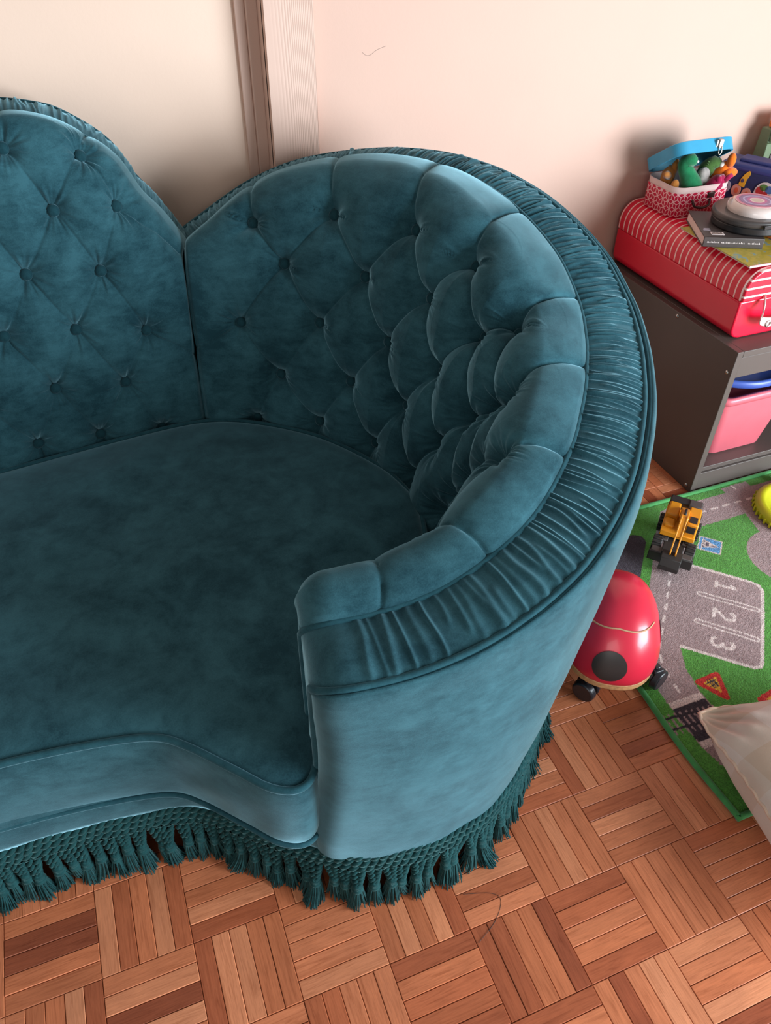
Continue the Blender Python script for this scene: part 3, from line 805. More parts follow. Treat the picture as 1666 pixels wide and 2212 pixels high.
c2 = mixc(t, .5, c1, ramp(t, n2, [(.3, (.8, .8, .8)), (.7, (1.12, 1.12, 1.12))]), 'MULTIPLY')
t.links.new(c2, p.inputs['Base Color']); p.inputs['Roughness'].default_value = .95; p.inputs['Specular IOR Level'].default_value = .1; p.inputs['Sheen Weight'].default_value = .15
bump(t, p, n1, .8, .003); M_RUG = m
rug = empty('play_rug', (4, .8, 0), 'green play rug printed with grey roads, numbered parking bays and traffic signs', 'rug')
rme = mesh_np('rug_pile', Pr.reshape(-1, 3), gridfaces(*GX.shape), True, org(rug))
at = rme.color_attributes.new('print', 'FLOAT_COLOR', 'POINT')
at.data.foreach_set('color', np.c_[Crug.reshape(-1, 3), np.ones(GX.size)].astype(np.float32).ravel())
link('pile', rme, rug, None, M_RUG)
M_BIND = plain('rug_binding', (.045, .24, .06), .85, var=.15, vscale=60, bmp=.3, bscale=600, sheen=.2)
yy = np.linspace(RY0-.02, RY1, 90)
MB().tube(np.stack([RX0+.0+.03*np.sin(yy*2.1+.6), yy, yy*0+.044], 1), .044, 10).build('binding', M_BIND, rug, smooth=True)
xx = np.linspace(RX0-.02, RX1, 60)
for y in (RY0-.01, RY1+.01): MB().tube(np.stack([xx, xx*0+y, xx*0+.044], 1), .044, 10).build('binding', M_BIND, rug, smooth=True)

# =====================================================================================
#  STORAGE UNIT with bin
# =====================================================================================
M_UNIT = plain('unit_lacquer', (.085, .066, .058), .45, var=.05, vscale=8, bmp=.05, bscale=300)
M_UNITF = M_UNIT
unit = empty('storage_unit', (6.4, 5.6, 0), 'low dark brown open storage unit under the red striped suitcase', 'shelf unit')
UX0, UX1, UY0, UY1, UZ = 4.50, 8.6, 3.62, 7.62, 3.055
MB().box((UX0+.065, (UY0+UY1)/2, UZ/2), (.13, UY1-UY0, UZ)).build('side_panel', M_UNIT, unit, bevel=.01)
MB().box((UX1-.065, (UY0+UY1)/2, UZ/2), (.13, UY1-UY0, UZ)).build('side_panel', M_UNIT, unit, bevel=.01)
MB().box(((UX0+UX1)/2, (UY0+UY1)/2, UZ-.06), (UX1-UX0-.26, UY1-UY0, .12)).build('top_panel', M_UNIT, unit, bevel=.008)
MB().box(((UX0+UX1)/2, UY0+.05, UZ-.32), (UX1-UX0-.26, .08, .40)).build('front_rail', M_UNIT, unit, bevel=.008)
MB().box(((UX0+UX1)/2, (UY0+UY1)/2+.02, .49), (UX1-UX0-.26, UY1-UY0-.06, .10)).build('bottom_shelf', M_UNIT, unit, bevel=.008)
MB().box(((UX0+UX1)/2, UY0+.05, .235), (UX1-UX0-.26, .08, .40)).build('plinth_rail', M_UNIT, unit, bevel=.008)
MB().box(((UX0+UX1)/2, UY1-.03, UZ/2), (UX1-UX0-.26, .04, UZ-.2)).build('back_panel', M_UNIT, unit)
M_STEEL = plain('steel', (.62, .60, .58), .3, 1.0)
sm = MB(); sm.lathe([(.001, .016), (.018, .016), (.02, .010), (.032, .010), (.036, 0), (.036, -.02)], 14)
sme = mesh_np('screw', np.concatenate(sm.V), sm.F, True); sme.materials.append(M_STEEL)
for y, z in ((5.22, 2.98), (3.72, 2.63), (3.76, .10), (7.3, 2.98)):
    o = link('screw', sme, unit, (UX0-.004, y, z)); o.rotation_euler = (0, -math.pi/2, 0)
# pink bin
M_PINK = plain('pink_plastic', (.66, .135, .175), .38, var=.03)
def rrect(x0, x1, y0, y1, r, n=6):
    out = []
    for cx, cy, a0 in ((x1-r, y1-r, 0), (x0+r, y1-r, 90), (x0+r, y0+r, 180), (x1-r, y0+r, 270)):
        for k in range(n+1):
            a = math.radians(a0+90*k/n); out.append((cx+r*math.cos(a), cy+r*math.sin(a)))
    return out
def loft(sections):
    b = MB(); n = len(sections[0]); V = [p for s in sections for p in s]; F = []
    for i in range(len(sections)-1):
        for j in range(n): F.append((i*n+j, i*n+(j+1) % n, (i+1)*n+(j+1) % n, (i+1)*n+j))
    return b.add(V, F), n
def ring3(poly, z): return [(x, y, z) for x, y in poly]
binn = empty('storage_bin', (5.7, 4.8, .54), 'pink plastic storage bin on the bottom shelf of the brown unit', 'bin')
zb = .545
S_ = [ring3(rrect(5.02, 6.22, 3.98, 5.8, .18), zb), ring3(rrect(4.96, 6.28, 3.92, 5.9, .2), zb+.05), ring3(rrect(4.80, 6.50, 3.80, 6.1, .2), zb+1.30)]
b, n = loft(S_); b.F.append(tuple(range(n))[::-1]); b.build('body', M_PINK, binn, smooth=True)
S_ = [ring3(rrect(4.80, 6.50, 3.80, 6.1, .2), zb+1.26), ring3(rrect(4.74, 6.56, 3.74, 6.16, .22), zb+1.27), ring3(rrect(4.73, 6.57, 3.73, 6.17, .22), zb+1.37), ring3(rrect(4.76, 6.54, 3.76, 6.14, .2), zb+1.41), ring3(rrect(4.83, 6.47, 3.83, 6.07, .2), zb+1.40), ring3(rrect(4.85, 6.45, 3.85, 6.05, .2), zb+1.1)]
b, n = loft(S_); b.build('rim', M_PINK, binn, smooth=True)
MB().prism(rrect(4.84, 6.46, 3.84, 6.06, .2), zb+1.0, zb+1.05).build('contents_tray', M_PINK, binn)
M_BLUE = plain('blue_plastic', (.06, .11, .42), .35)
lid = MB(); lid.lathe([(.001, .09), (.9, .09), (1.0, .13), (1.06, .16), (1.10, .13), (1.10, .03), (1.06, .0), (.001, .0)], 48, (5.80, 4.95, zb+1.415))
tag(lid.build('round_lid', M_BLUE, smooth=True, origin=(5.80, 4.95, zb+1.42)), 'round blue plastic lid lying on top of the pink bin', 'lid')
M_DKB = plain('dark_card', (.055, .038, .042), .6)
dk = MB().box((5.75, 4.85, zb+1.6), (.9, .7, .16)).build('dark_box', M_DKB, origin=(5.75, 4.85, zb+1.52), bevel=.012)
tag(dk, 'flat dark box lying on the blue lid', 'box')

# =====================================================================================
#  RED STRIPED SUITCASE
# =====================================================================================
M_RED = plain('red_lacquer', (.72, .004, .034), .30, var=.06, vscale=5, coat=.25)
def striped(name, axis, period, width, phase):
    m, t, p = nt(name); tc = node(t, 'ShaderNodeTexCoord'); sp = node(t, 'ShaderNodeSeparateXYZ'); t.links.new(tc.outputs['Object'], sp.inputs[0])
    f = math_(t, 'FRACT', math_(t, 'ADD', math_(t, 'DIVIDE', sp.outputs[axis], period*U), phase))
    s = math_(t, 'LESS_THAN', f, width)
    t.links.new(mixc(t, s, (.72, .004, .034), (.92, .60, .56)), p.inputs['Base Color']); p.inputs['Roughness'].default_value = .34; p.inputs['Coat Weight'].default_value = .2
    return m
SX0, SX1, SY0, SY1, SZ0, SZ1 = 4.57, 8.4, 4.03, 7.58, UZ+.01, 4.30
case = empty('striped_suitcase', (6.4, 5.8, UZ), 'glossy red suitcase with white stripes and rounded edges standing on the dark unit', 'suitcase')
def case_section(z):                                   # x of the left side at height z, rounded at top and bottom
    r1, r0 = .36, .20
    if z > SZ1-r1: a = (z-(SZ1-r1))/r1; return SX0+.05+r1*(1-math.sqrt(max(0, 1-a*a)))
    if z < SZ0+r0: a = ((SZ0+r0)-z)/r0; return SX0+.06+r0*(1-math.sqrt(max(0, 1-a*a)))
    return SX0+.06-.02*(z-SZ0-r0)
ZM = 3.76
def case_profile(zs): return [(case_section(z), z) for z in zs]
low = case_profile(np.linspace(SZ0, SZ0+.2, 8)) + [(case_section(ZM), ZM)]
up = [(case_section(ZM), ZM)] + case_profile(SZ1-.36+.36*np.sin(np.linspace(0, math.pi/2, 12)))
def case_part(prof, name, mat, y0, y1, lift=0.0):
    L = [(x-lift, z) for x, z in prof]; Rr = [(SX0+SX1-x, z) for x, z in L[::-1]]
    return MB().extr(L+Rr, 'y', y0, y1).build(name, mat, case, bevel=.03, seg=3)
body = case_part(low, 'body', M_RED, SY0, SY1)
M_STY = striped('suitcase_stripes', 1, .1445, .20, .10)
case_part(up, 'lid', M_STY, SY0+.02, SY1, .008)
M_STZ = striped('suitcase_front_stripes', 2, .142, .26, .52)
Lp = [(x+.01, z) for x, z in up]; Rp = [(SX0+SX1-x, z) for x, z in Lp[::-1]]
MB().extr(Lp+Rp, 'y', SY0-.03, SY0+.06).build('front_stripe_panel', M_STZ, case, bevel=.025, seg=3)
M_STRAP = plain('pale_strap', (.82, .56, .53), .6)
hp = resample(np.array([(5.06, SY0-.04, 3.78), (4.99, SY0-.16, 3.66), (4.97, SY0-.20, 3.52), (5.08, SY0-.17, 3.42), (5.4, SY0-.16, 3.37), (5.8, SY0-.16, 3.42), (5.9, SY0-.04, 3.7)]), 40)
hV = []
for q in hp: hV += [(q[0], q[1], q[2]+.075), (q[0], q[1]-.02, q[2]-.075)]
hb = MB(); hb.add(hV, [(2*i, 2*i+1, 2*i+3, 2*i+2) for i in range(39)]); ho = hb.build('handle', M_STRAP, case, smooth=True)
so = ho.modifiers.new('s', 'SOLIDIFY'); so.thickness = .02*U
MB().tube([(5.2+.05*math.cos(a), SY0-.19, 3.36+.05*math.sin(a)) for a in np.linspace(0, 6.28, 16, endpoint=False)], .016, 6, closed=True).build('ring', M_STEEL, case, smooth=True)

# =====================================================================================
#  THINGS ON THE SUITCASE
# =====================================================================================
ZT0 = 4.312
# --- small open case with blue lid
def hexmat():
    """tumbling-block line pattern: triangular lattice with every third edge left out"""
    m, t, p = nt('cube_pattern_print'); tc = node(t, 'ShaderNodeTexCoord'); sp = node(t, 'ShaderNodeSeparateXYZ'); t.links.new(tc.outputs['Object'], sp.inputs[0])
    h = math_(t, 'ADD', sp.outputs[0], math_(t, 'MULTIPLY', sp.outputs[1], -1.0)); z = sp.outputs[2]
    a_ = .088*U; hh = a_*math.sqrt(3)/2; out = None
    for ang in (30, 90, 150):
        c, s_ = math.cos(math.radians(ang)), math.sin(math.radians(ang))
        x = math_(t, 'ADD', math_(t, 'MULTIPLY', h, c), math_(t, 'MULTIPLY', z, s_)); y = math_(t, 'SUBTRACT', math_(t, 'MULTIPLY', z, c), math_(t, 'MULTIPLY', h, s_))
        yn = math_(t, 'DIVIDE', y, hh); n_ = math_(t, 'ROUND', yn)
        on = math_(t, 'LESS_THAN', math_(t, 'ABSOLUTE', math_(t, 'SUBTRACT', yn, n_)), .105)
        u_ = math_(t, 'SUBTRACT', math_(t, 'SUBTRACT', math_(t, 'DIVIDE', x, a_), math_(t, 'MULTIPLY', n_, 1.5)), 1.0)
        keep = math_(t, 'GREATER_THAN', math_(t, 'FRACT', math_(t, 'DIVIDE', u_, 3.0)), .3333)
        l = math_(t, 'MULTIPLY', on, keep); out = l if out is None else math_(t, 'MAXIMUM', out, l)
    t.links.new(mixc(t, out, (.62, .010, .055), (.92, .55, .56)), p.inputs['Base Color']); p.inputs['Roughness'].default_value = .4
    return m
M_HEX = hexmat(); M_CREAM = plain('case_lining', (.72, .50, .47), .6); M_TURQ = plain('turquoise_card', (.035, .30, .50), .42); M_TURQI = plain('turquoise_lining', (.015, .13, .19), .6)
sc = empty('toy_case', (5.45, 6.9, ZT0), 'small open case with red cube-pattern sides and blue lid, full of toys', 'toy case')
KX0, KX1, KY0, KY1, KZ = 4.82, 6.10, 6.40, 7.38, 4.83
RKO = rrect(KX0, KX1, KY0, KY1, .24, 8)
b, n = loft([ring3(RKO, ZT0), ring3(RKO, KZ-.10)]); b.F.append(tuple(range(n))[::-1]); b.build('body', M_HEX, sc, smooth=True)
inn = rrect(KX0+.03, KX1-.03, KY0+.03, KY1-.03, .22, 8)
b, n = loft([ring3(rrect(KX0+.01, KX1-.01, KY0+.01, KY1-.01, .235, 8), KZ-.11), ring3(rrect(KX0+.01, KX1-.01, KY0+.01, KY1-.01, .235, 8), KZ), ring3(inn, KZ), ring3(inn, ZT0+.03)]); b.F.append(tuple(range(3*n, 4*n))); b.build('lining', M_CREAM, sc, smooth=True)
# lid, hinged along the back and tipped forward
la = math.radians(33); hy, hz = KY1, KZ+.01
def lidp(x, y, z):                                     # local: y measured back from hinge, z up from rim
    dy = y-hy; return (x, hy+dy*math.cos(la)+z*math.sin(la), hz-dy*math.sin(la)+z*math.cos(la))
LO = rrect(KX0-.02, KX1+.02, KY0-.02, KY1+.02, .25, 8); LI = rrect(KX0+.01, KX1-.01, KY0+.01, KY1-.01, .23, 8)
secs = [[lidp(x, y, .20) for x, y in LI], [lidp(x, y, .225) for x, y in rrect(KX0+.02, KX1-.02, KY0+.02, KY1-.02, .22, 8)], [lidp(x, y, .21) for x, y in LO], [lidp(x, y, .0) for x, y in LO], [lidp(x, y, .0) for x, y in LI], [lidp(x, y, .195) for x, y in LI]]
b, n = loft(secs[1:5]); b.F.append(tuple(range(n))); lo = b.build('lid', M_TURQ, sc, smooth=True)
lo.data.set_sharp_from_angle(angle=.6)
b, n = loft([secs[4], secs[5]]); b.F.append(tuple(range(n, 2*n))); b.build('lid_lining', M_TURQI, sc, smooth=True)
M_BRASS = plain('latch_nickel', (.50, .42, .37), .45, 1.0)
for xx_ in (5.68,):
    lb = MB(); P0 = lidp(xx_, KY0-.03, .10)
    lb.box(P0, (.15, .03, .14)); lb.box(lidp(xx_, KY0-.05, .10), (.07, .05, .15))
    q0 = lidp(xx_, KY0-.05, .05)
    lb.tube([(q0[0]-.03, q0[1], q0[2]), (q0[0]-.035, q0[1]-.02, q0[2]-.10), (q0[0], q0[1]-.02, q0[2]-.14), (q0[0]+.035, q0[1]-.02, q0[2]-.10), (q0[0]+.03, q0[1], q0[2])], .010, 6)
    lb.build('latch', M_BRASS, sc, bevel=.006)
M_DMET = plain('dark_metal', (.10, .06, .055), .3, .9)
MB().box((5.62, KY0-.015, 4.66), (.15, .03, .11)).build('clasp', M_DMET, sc, bevel=.03)
MB().lathe([(.001, .02), (.05, .018), (.06, 0)], 16).build('tmp', M_DMET) if False else None
hb = MB(); hb.tube(resample(np.array([(5.22, KY0-.01, 4.60), (5.26, KY0-.06, 4.50), (5.42, KY0-.09, 4.47), (5.58, KY0-.06, 4.50), (5.62, KY0-.01, 4.58)]), 16), .022, 8); hb.build('carry_handle', M_DMET, sc, smooth=True)
# --- felt animals inside the case
def felt(name, c): return plain(name, c, .95, var=.18, vscale=70, bmp=.5, bscale=500, sheen=.4, spec=.1)
F_OR, F_GR, F_GY, F_OL, F_MG, F_OG = felt('felt_tan', (.46, .17, .035)), felt('felt_green', (.012, .17, .065)), felt('felt_grey', (.33, .29, .27)), felt('felt_olive', (.06, .13, .03)), felt('felt_magenta', (.36, .006, .06)), felt('felt_orange', (.75, .15, .01))
M_EYE = plain('eye_white', (.8, .75, .7), .4)
zi = ZT0+.05
fx = empty('felt_fox', (5.05, 6.95, zi), 'tan felt animal with pointed ears leaning in the toy case', 'toy')
b = MB(); b.tube([(5.06, 6.95, zi+.0), (5.07, 6.93, zi+.3), (5.08, 6.9, zi+.55), (5.10, 6.86, zi+.66)], [.11, .12, .13, .07], 10); b.build('body', F_OR, fx, smooth=True)
b = MB(); b.tube([(5.03, 6.86, zi+.52), (4.92, 6.78, zi+.58), (4.84, 6.72, zi+.60)], [.09, .06, .03], 8); b.build('ear', F_OR, fx, smooth=True)
b = MB(); b.tube([(5.12, 6.86, zi+.58), (5.15, 6.85, zi+.72), (5.16, 6.85, zi+.80)], [.08, .06, .02], 8); b.build('ear', F_OR, fx, smooth=True)
b = MB(); b.ball((5.02, 6.60, zi+.42), .085, 12, 8, (1, .7, 1.3)); b.build('paw', F_OR, fx, smooth=True)
dn = empty('felt_dinosaur', (5.4, 6.72, zi), 'bright green felt dinosaur with long neck in the toy case', 'toy')
b = MB(); b.tube(resample(np.array([(5.42, 6.64, zi+.05), (5.38, 6.62, zi+.34), (5.26, 6.62, zi+.55), (5.17, 6.66, zi+.70), (5.15, 6.68, zi+.80), (5.21, 6.62, zi+.86), (5.29, 6.58, zi+.80)]), 22), np.interp(np.linspace(0, 1, 22), [0, .3, .6, .8, .92, 1], [.20, .21, .14, .125, .12, .06]), 14); b.build('body', F_GR, dn, smooth=True)
b = MB(); b.ball((5.29, 6.53, zi+.85), .026, 10, 6); b.build('eye', M_EYE, dn, smooth=True)
gy = MB(); gy.ball((5.62, 6.72, zi+.55), .13, 14, 9, (1, .8, 1)); gy.ball((5.55, 6.68, zi+.60), .08, 10, 7); gy.ball((5.68, 6.70, zi+.46), .08, 10, 7); gy.tube([(5.62, 6.78, zi), (5.62, 6.76, zi+.5)], [.10, .10], 8)
tag(gy.build('felt_mouse', F_GY, smooth=True, origin=(5.62, 6.74, zi)), 'pale grey felt animal beside the green dinosaur', 'toy')
fg = empty('felt_dragon', (5.9, 6.85, zi), 'olive green shaggy felt dragon with bulging white eye under the blue lid', 'toy')
b = MB(); b.tube(resample(np.array([(5.75, 6.85, zi), (5.78, 6.85, zi+.35), (5.84, 6.80, zi+.6), (5.92, 6.74, zi+.72), (5.98, 6.70, zi+.66)]), 18), np.interp(np.linspace(0, 1, 18), [0, .4, .7, 1], [.10, .11, .15, .10]), 12)
for k in range(26):
    a = random.uniform(0, 6.28); h = random.uniform(.2, .85); cx, cy, cz = 5.76+.2*h*h, 6.83-.1*h, zi+h*.85
    b.tube([(cx, cy, cz), (cx+.16*math.cos(a), cy+.12*math.sin(a), cz+.10)], [.03, .004], 5)
b.build('body', F_OL, fg, smooth=True)
b = MB(); b.ball((6.0, 6.62, zi+.70), .055, 12, 8); b.build('eye', M_EYE, fg, smooth=True)
mg = MB(); mg.tube(resample(np.array([(5.66, 6.58, zi+.12), (5.74, 6.56, zi+.28), (5.82, 6.54, zi+.44), (5.94, 6.50, zi+.54)]), 14), np.interp(np.linspace(0, 1, 14), [0, .5, .8, 1], [.14, .16, .13, .07]), 12); mg.tube([(5.80, 6.48, zi+.44), (5.76, 6.46, zi+.58)], [.07, .05], 8); mg.tube([(5.90, 6.46, zi+.50), (6.02, 6.42, zi+.60)], [.06, .04], 8)
tag(mg.build('felt_parrot', F_MG, smooth=True, origin=(5.8, 6.6, zi)), 'magenta felt animal lying across the front of the toy case', 'toy')
og = MB(); og.tube(resample(np.array([(5.92, 6.86, zi+.12), (5.96, 6.80, zi+.40), (6.02, 6.70, zi+.62), (6.10, 6.62, zi+.76)]), 12), [.10, .11, .11, .11, .11, .11, .11, .11, .10, .10, .08, .04], 12); og.ball((6.12, 6.58, zi+.58), .11, 12, 8, (1.3, .8, .8)); og.ball((6.06, 6.58, zi+.80), .10, 12, 8, (.8, .8, 1.3))
tag(og.build('felt_bird', F_OG, smooth=True, origin=(5.95, 6.78, zi)), 'orange felt toy sticking out over the rim of the toy case', 'toy')
# --- navy box with stickers
M_NAVY = plain('navy_fabric', (.018, .022, .085), .8, var=.15, vscale=120, bmp=.25, bscale=700)
M_NAVYL = plain('navy_lid', (.035, .045, .18), .55)
nd = np.array([.47, -.883]); nn_ = np.array([.883, .47]); nA = np.array([6.36, 7.10])
nb = empty('navy_box', (7.0, 6.9, ZT0), 'navy blue box covered with round stickers and a yellow rocket sticker', 'box')
def nbox(s0, s1, d0, d1): return [tuple(nA+nd*s+nn_*d) for s, d in ((s0, d0), (s1, d0), (s1, d1), (s0, d1))]
MB().prism(nbox(0, 1.35, 0, .62), ZT0, 4.92).build('body', M_NAVY, nb, bevel=.06, seg=3)
MB().prism(nbox(-.02, 1.37, -.015, .64), 4.86, 5.0).build('lid', M_NAVYL, nb, bevel=.06, seg=3)
MB().prism(nbox(.25, 1.2, .15, .5), 4.99, 5.06).build('lid_ridge', M_NAVYL, nb, bevel=.03, seg=2)
def sticker(s, z, w, h, colr, name='sticker', shape='disc', depth=.012):
    b = MB(); n = 20
    if shape == 'disc': pl = [(math.cos(a)*w, math.sin(a)*h) for a in np.linspace(0, 2*math.pi, n, endpoint=False)]
    else: pl = shape
    V = []
    for dd_ in (-depth, .004):
        for a, c in pl:
            q = nA+nd*(s+a)+nn_*dd_; V.append((q[0], q[1], z+c))
    k = len(pl)
    b.add(V, [tuple(range(k))[::-1], tuple(range(k, 2*k))]+[(i, (i+1) % k, k+(i+1) % k, k+i) for i in range(k)])
    return b.build(name, colr, nb)
MS = {k: plain('sticker_'+k, c, .5) for k, c in dict(grey=(.36, .31, .36), salmon=(.62, .27, .20), white=(.72, .62, .60), yellow=(.72, .36, .02), red=(.50, .03, .03), green=(.10, .22, .05), blue=(.08, .16, .36), orange=(.62, .12, .05), dark=(.06, .05, .10)).items()}
sticker(.06, 4.55, .07, .085, MS['grey']); sticker(.20, 4.56, .085, .105, MS['grey']); sticker(.40, 4.53, .09, .11, MS['salmon']); sticker(.60, 4.50, .09, .11, MS['salmon'])
for s_, z_ in ((.40, 4.53), (.60, 4.50)): sticker(s_+.01, z_, .035, .05, MS['orange'], 'sticker_print', depth=.015)
sticker(.20, 4.57, .03, .05, MS['dark'], 'sticker_print', depth=.015)
rk = [(-.07, -.14), (.05, -.15), (.06, -.02), (.10, .08), (.08, .17), (.0, .08), (-.05, -.02)]
sticker(.48, 4.76, 0, 0, MS['yellow'], shape=rk); sticker(.47, 4.72, .03, .035, MS['dark'], 'sticker_print', depth=.015)
sticker(.92, 4.58, .19, .20, MS['white'])
for a, z_, w_, h_, k in ((-.09, .03, .07, .08, 'red'), (-.03, .10, .08, .06, 'green'), (.08, .08, .08, .07, 'blue'), (.02, -.02, .05, .06, 'red'), (.09, -.07, .07, .06, 'orange'), (-.06, -.10, .08, .05, 'salmon'), (.0, -.06, .035, .04, 'white')): sticker(.92+a, 4.58+z_, w_, h_, MS[k], 'sticker_print', depth=.016)
sticker(1.16, 4.56, .03, .10, MS['orange'])
# --- green plastic toy wall at the back
M_GRN = plain('army_green_plastic', (.10, .15, .075), .5)
gr = empty('green_toy_crate', (7.85, 7.3, ZT0), 'dull green ribbed plastic toy structure standing against the wall on the suitcase', 'toy')
MB().box((7.83, 7.36, 4.86), (.80, .30, 1.08), .86).build('body', M_GRN, gr, bevel=.02)
for x_, z_, w_, h_ in ((7.50, 5.00, .16, .34), (7.55, 5.30, .12, .22), (7.72, 4.62, .5, .16), (7.75, 5.12, .14, .5)): MB().box((x_, 7.20, z_), (w_, .06, h_)).build('plate', M_GRN, gr, bevel=.015)
for x_, z_ in ((7.62, 4.88), (7.86, 4.86)): MB().box((x_, 7.19, z_), (.04, .03, .16)).build('slot', M_DKB, gr)
MB().box((7.84, 7.34, 5.52), (.5, .22, .26)).build('roof', F_OG, gr, bevel=.03)
# --- magazine, book, orange box, pink booklet, black speaker-like gadget with disc
def litho(name, c1, c2, c3, sc_):
    m, t, p = nt(name); v = texco(t)
    a_ = noise(t, v, sc_, 2, .5, .5); b_ = noise(t, v, sc_*2.1, 2)
    c = ramp(t, a_, [(.40, c1), (.47, c2), (.58, c1), (.62, c3)])
    t.links.new(mixc(t, .3, c, ramp(t, b_, [(.4, c1), (.6, c2)])), p.inputs['Base Color']); p.inputs['Roughness'].default_value = .35; return m
M_MAG = litho('picture_cover', (.55, .42, .06), (.40, .34, .05), (.18, .38, .45), 34)
M_PAPER = plain('paper_edge', (.74, .56, .52), .8, var=.1, vscale=300)
mag = empty('picture_book', (5.3, 5.0, ZT0), 'thin yellow-green picture book under the grey book on the suitcase', 'book')
MB().prism([(4.66, 4.14), (6.0, 4.10), (6.05, 5.86), (4.68, 5.90)], ZT0, ZT0+.018).build('pages', M_PAPER, mag)
MB().prism([(4.65, 4.13), (6.0, 4.09), (6.05, 5.87), (4.67, 5.91)], ZT0+.018, ZT0+.032).build('cover', M_MAG, mag)
MB().prism([(4.655, 4.125), (5.9, 4.10), (5.9, 4.085), (4.65, 4.11)], ZT0, ZT0+.036).build('spine', plain('pink_spine', (.75, .40, .42), .5), mag)
bw = np.array([.90, -.436]); bd_ = np.array([.436, .90]); bA = np.array([4.45, 5.06])
zb0 = ZT0+.034; M_BKC = plain('charcoal_cover', (.070, .055, .052), .42)
def bq(a0, a1, c0, c1): return [tuple(bA+bw*a+bd_*c) for a, c in ((a0, c0), (a1, c0), (a1, c1), (a0, c1))]
bk = empty('grey_book', (5.1, 5.4, zb0), 'thick charcoal grey hardback book with pale page edges and barcode', 'book')
MB().prism(bq(.0, 1.0, .0, 1.24), zb0, zb0+.014).build('back_cover', M_BKC, bk)
MB().prism(bq(.0, 1.0, .0, 1.24), zb0+.155, zb0+.17).build('front_cover', M_BKC, bk)
MB().prism(bq(.0, 1.0, -.012, .02), zb0, zb0+.17).build('spine', M_BKC, bk, bevel=.01)
MB().prism(bq(.015, .98, .02, 1.22), zb0+.014, zb0+.155).build('pages', M_PAPER, bk)
MB().prism(bq(.14, .36, .10, .22), zb0+.17, zb0+.1745).build('barcode_label', MS['white'], bk)
bb = MB()
for k in range(9): bb.prism(bq(.16+.02*k, .168+.02*k, .125, .195), zb0+.1745, zb0+.177)
bb.build('barcode', M_BKC, bk)
lt = MB()
rr_ = random.Random(4)
def letters(a0, a1):
    a_ = a0
    while a_ < a1:
        w_ = rr_.uniform(.010, .022); h_ = rr_.choice([.022, .022, .03])
        for q in (bq(a_, a_+w_*.45, -.016, -.010), bq(a_, a_+w_, -.016, -.010)):
            lt.prism(q, zb0+.075+(0 if q[1][0]-q[0][0] > w_*.5 else 0), zb0+.075+(h_ if abs(q[1][0]-q[0][0]) < w_*.6 else .010))
        a_ += w_+.008
for a0, a1 in ((.06, .25), (.30, .68), (.74, .92)): letters(a0, a1)
lt.build('spine_lettering', MS['white'], bk)
bl = MB()
for k, (a_, c_) in enumerate(((.05, .30), (.05, .36))): bl.prism(bq(a_+.02*k, a_+.12, c_, c_+.03), zb0+.17, zb0+.1735)
bl.build('cover_print', MS['grey'], bk)
M_ORB = litho('orange_game_print', (.62, .10, .02), (.70, .25, .03), (.45, .04, .02), 60)
ob = MB().box((6.30, 5.25, ZT0+.10), (.95, .9, .19)).build('game_box', M_ORB, origin=(6.30, 5.25, ZT0), bevel=.012)
tag(ob, 'orange printed game box beside the grey book on the suitcase', 'box')
M_PKB = litho('pink_booklet_print', (.62, .22, .33), (.42, .22, .40), (.60, .30, .36), 20)
pz = ZT0+.20
pb = empty('pink_booklet', (6.55, 5.75, pz), 'pink booklet with yellow figure lying on the orange game box', 'book')
pd = np.array([.62, -.78]); pn = np.array([.78, .62]); pA = np.array([6.16, 6.04])
def pq(a0, a1, c0, c1): return [tuple(pA+pd*a+pn*c) for a, c in ((a0, c0), (a1, c0), (a1, c1), (a0, c1))]
MB().prism(pq(0, 1.0, -.34, .5), pz, pz+.03).build('pages', M_PAPER, pb)
MB().prism(pq(0, 1.0, -.34, .5), pz+.03, pz+.042).build('cover', M_PKB, pb)
MB().prism(pq(.1, 1.0, -.26, .1), pz+.042, pz+.046).build('cover_panel', plain('booklet_panel', (.20, .10, .09), .4), pb)
st_ = MB()
for a_, c_, r_ in ((.20, .02, .05), (.26, -.06, .055), (.36, -.10, .06), (.30, -.13, .045), (.42, -.05, .04)): st_.prism([(pA+pd*(a_+r_*math.cos(q))+pn*(c_+r_*math.sin(q))).tolist() for q in np.linspace(0, 6.28, 12, endpoint=False)], pz+.046, pz+.051)
st_.build('yellow_figure', MS['yellow'], pb)
M_BLK = plain('black_plastic', (.012, .011, .012), .35); M_BLK2 = plain('grey_black_plastic', (.055, .047, .045), .38); M_WHT = plain('white_glossy', (.66, .55, .51), .15, coat=.4)
gz0 = zb0+.172
gd = empty('toy_player', (5.55, 5.35, gz0), 'black rounded electronic toy on the grey book with white dome and purple disc', 'toy')
gc = (5.62, 5.28)
gp = [(gc[0]+.74*math.cos(a), gc[1]+.66*math.sin(a)) for a in np.linspace(0, 2*math.pi, 40, endpoint=False)]
MB().prism([(gc[0]+(x-gc[0])*.96, gc[1]+(y-gc[1])*.96) for x, y in gp], gz0, gz0+.14).build('base', M_BLK, gd, bevel=.03)
MB().prism(gp, gz0+.13, gz0+.25).build('rim', M_BLK2, gd, bevel=.04, seg=3)
b = MB(); b.lathe([(.46, .0), (.47, .06), (.45, .11), (.40, .145), (.36, .15), (.001, .15)], 48, (5.58, 5.26, gz0+.245)); b.build('dome', M_WHT, gd, smooth=True)
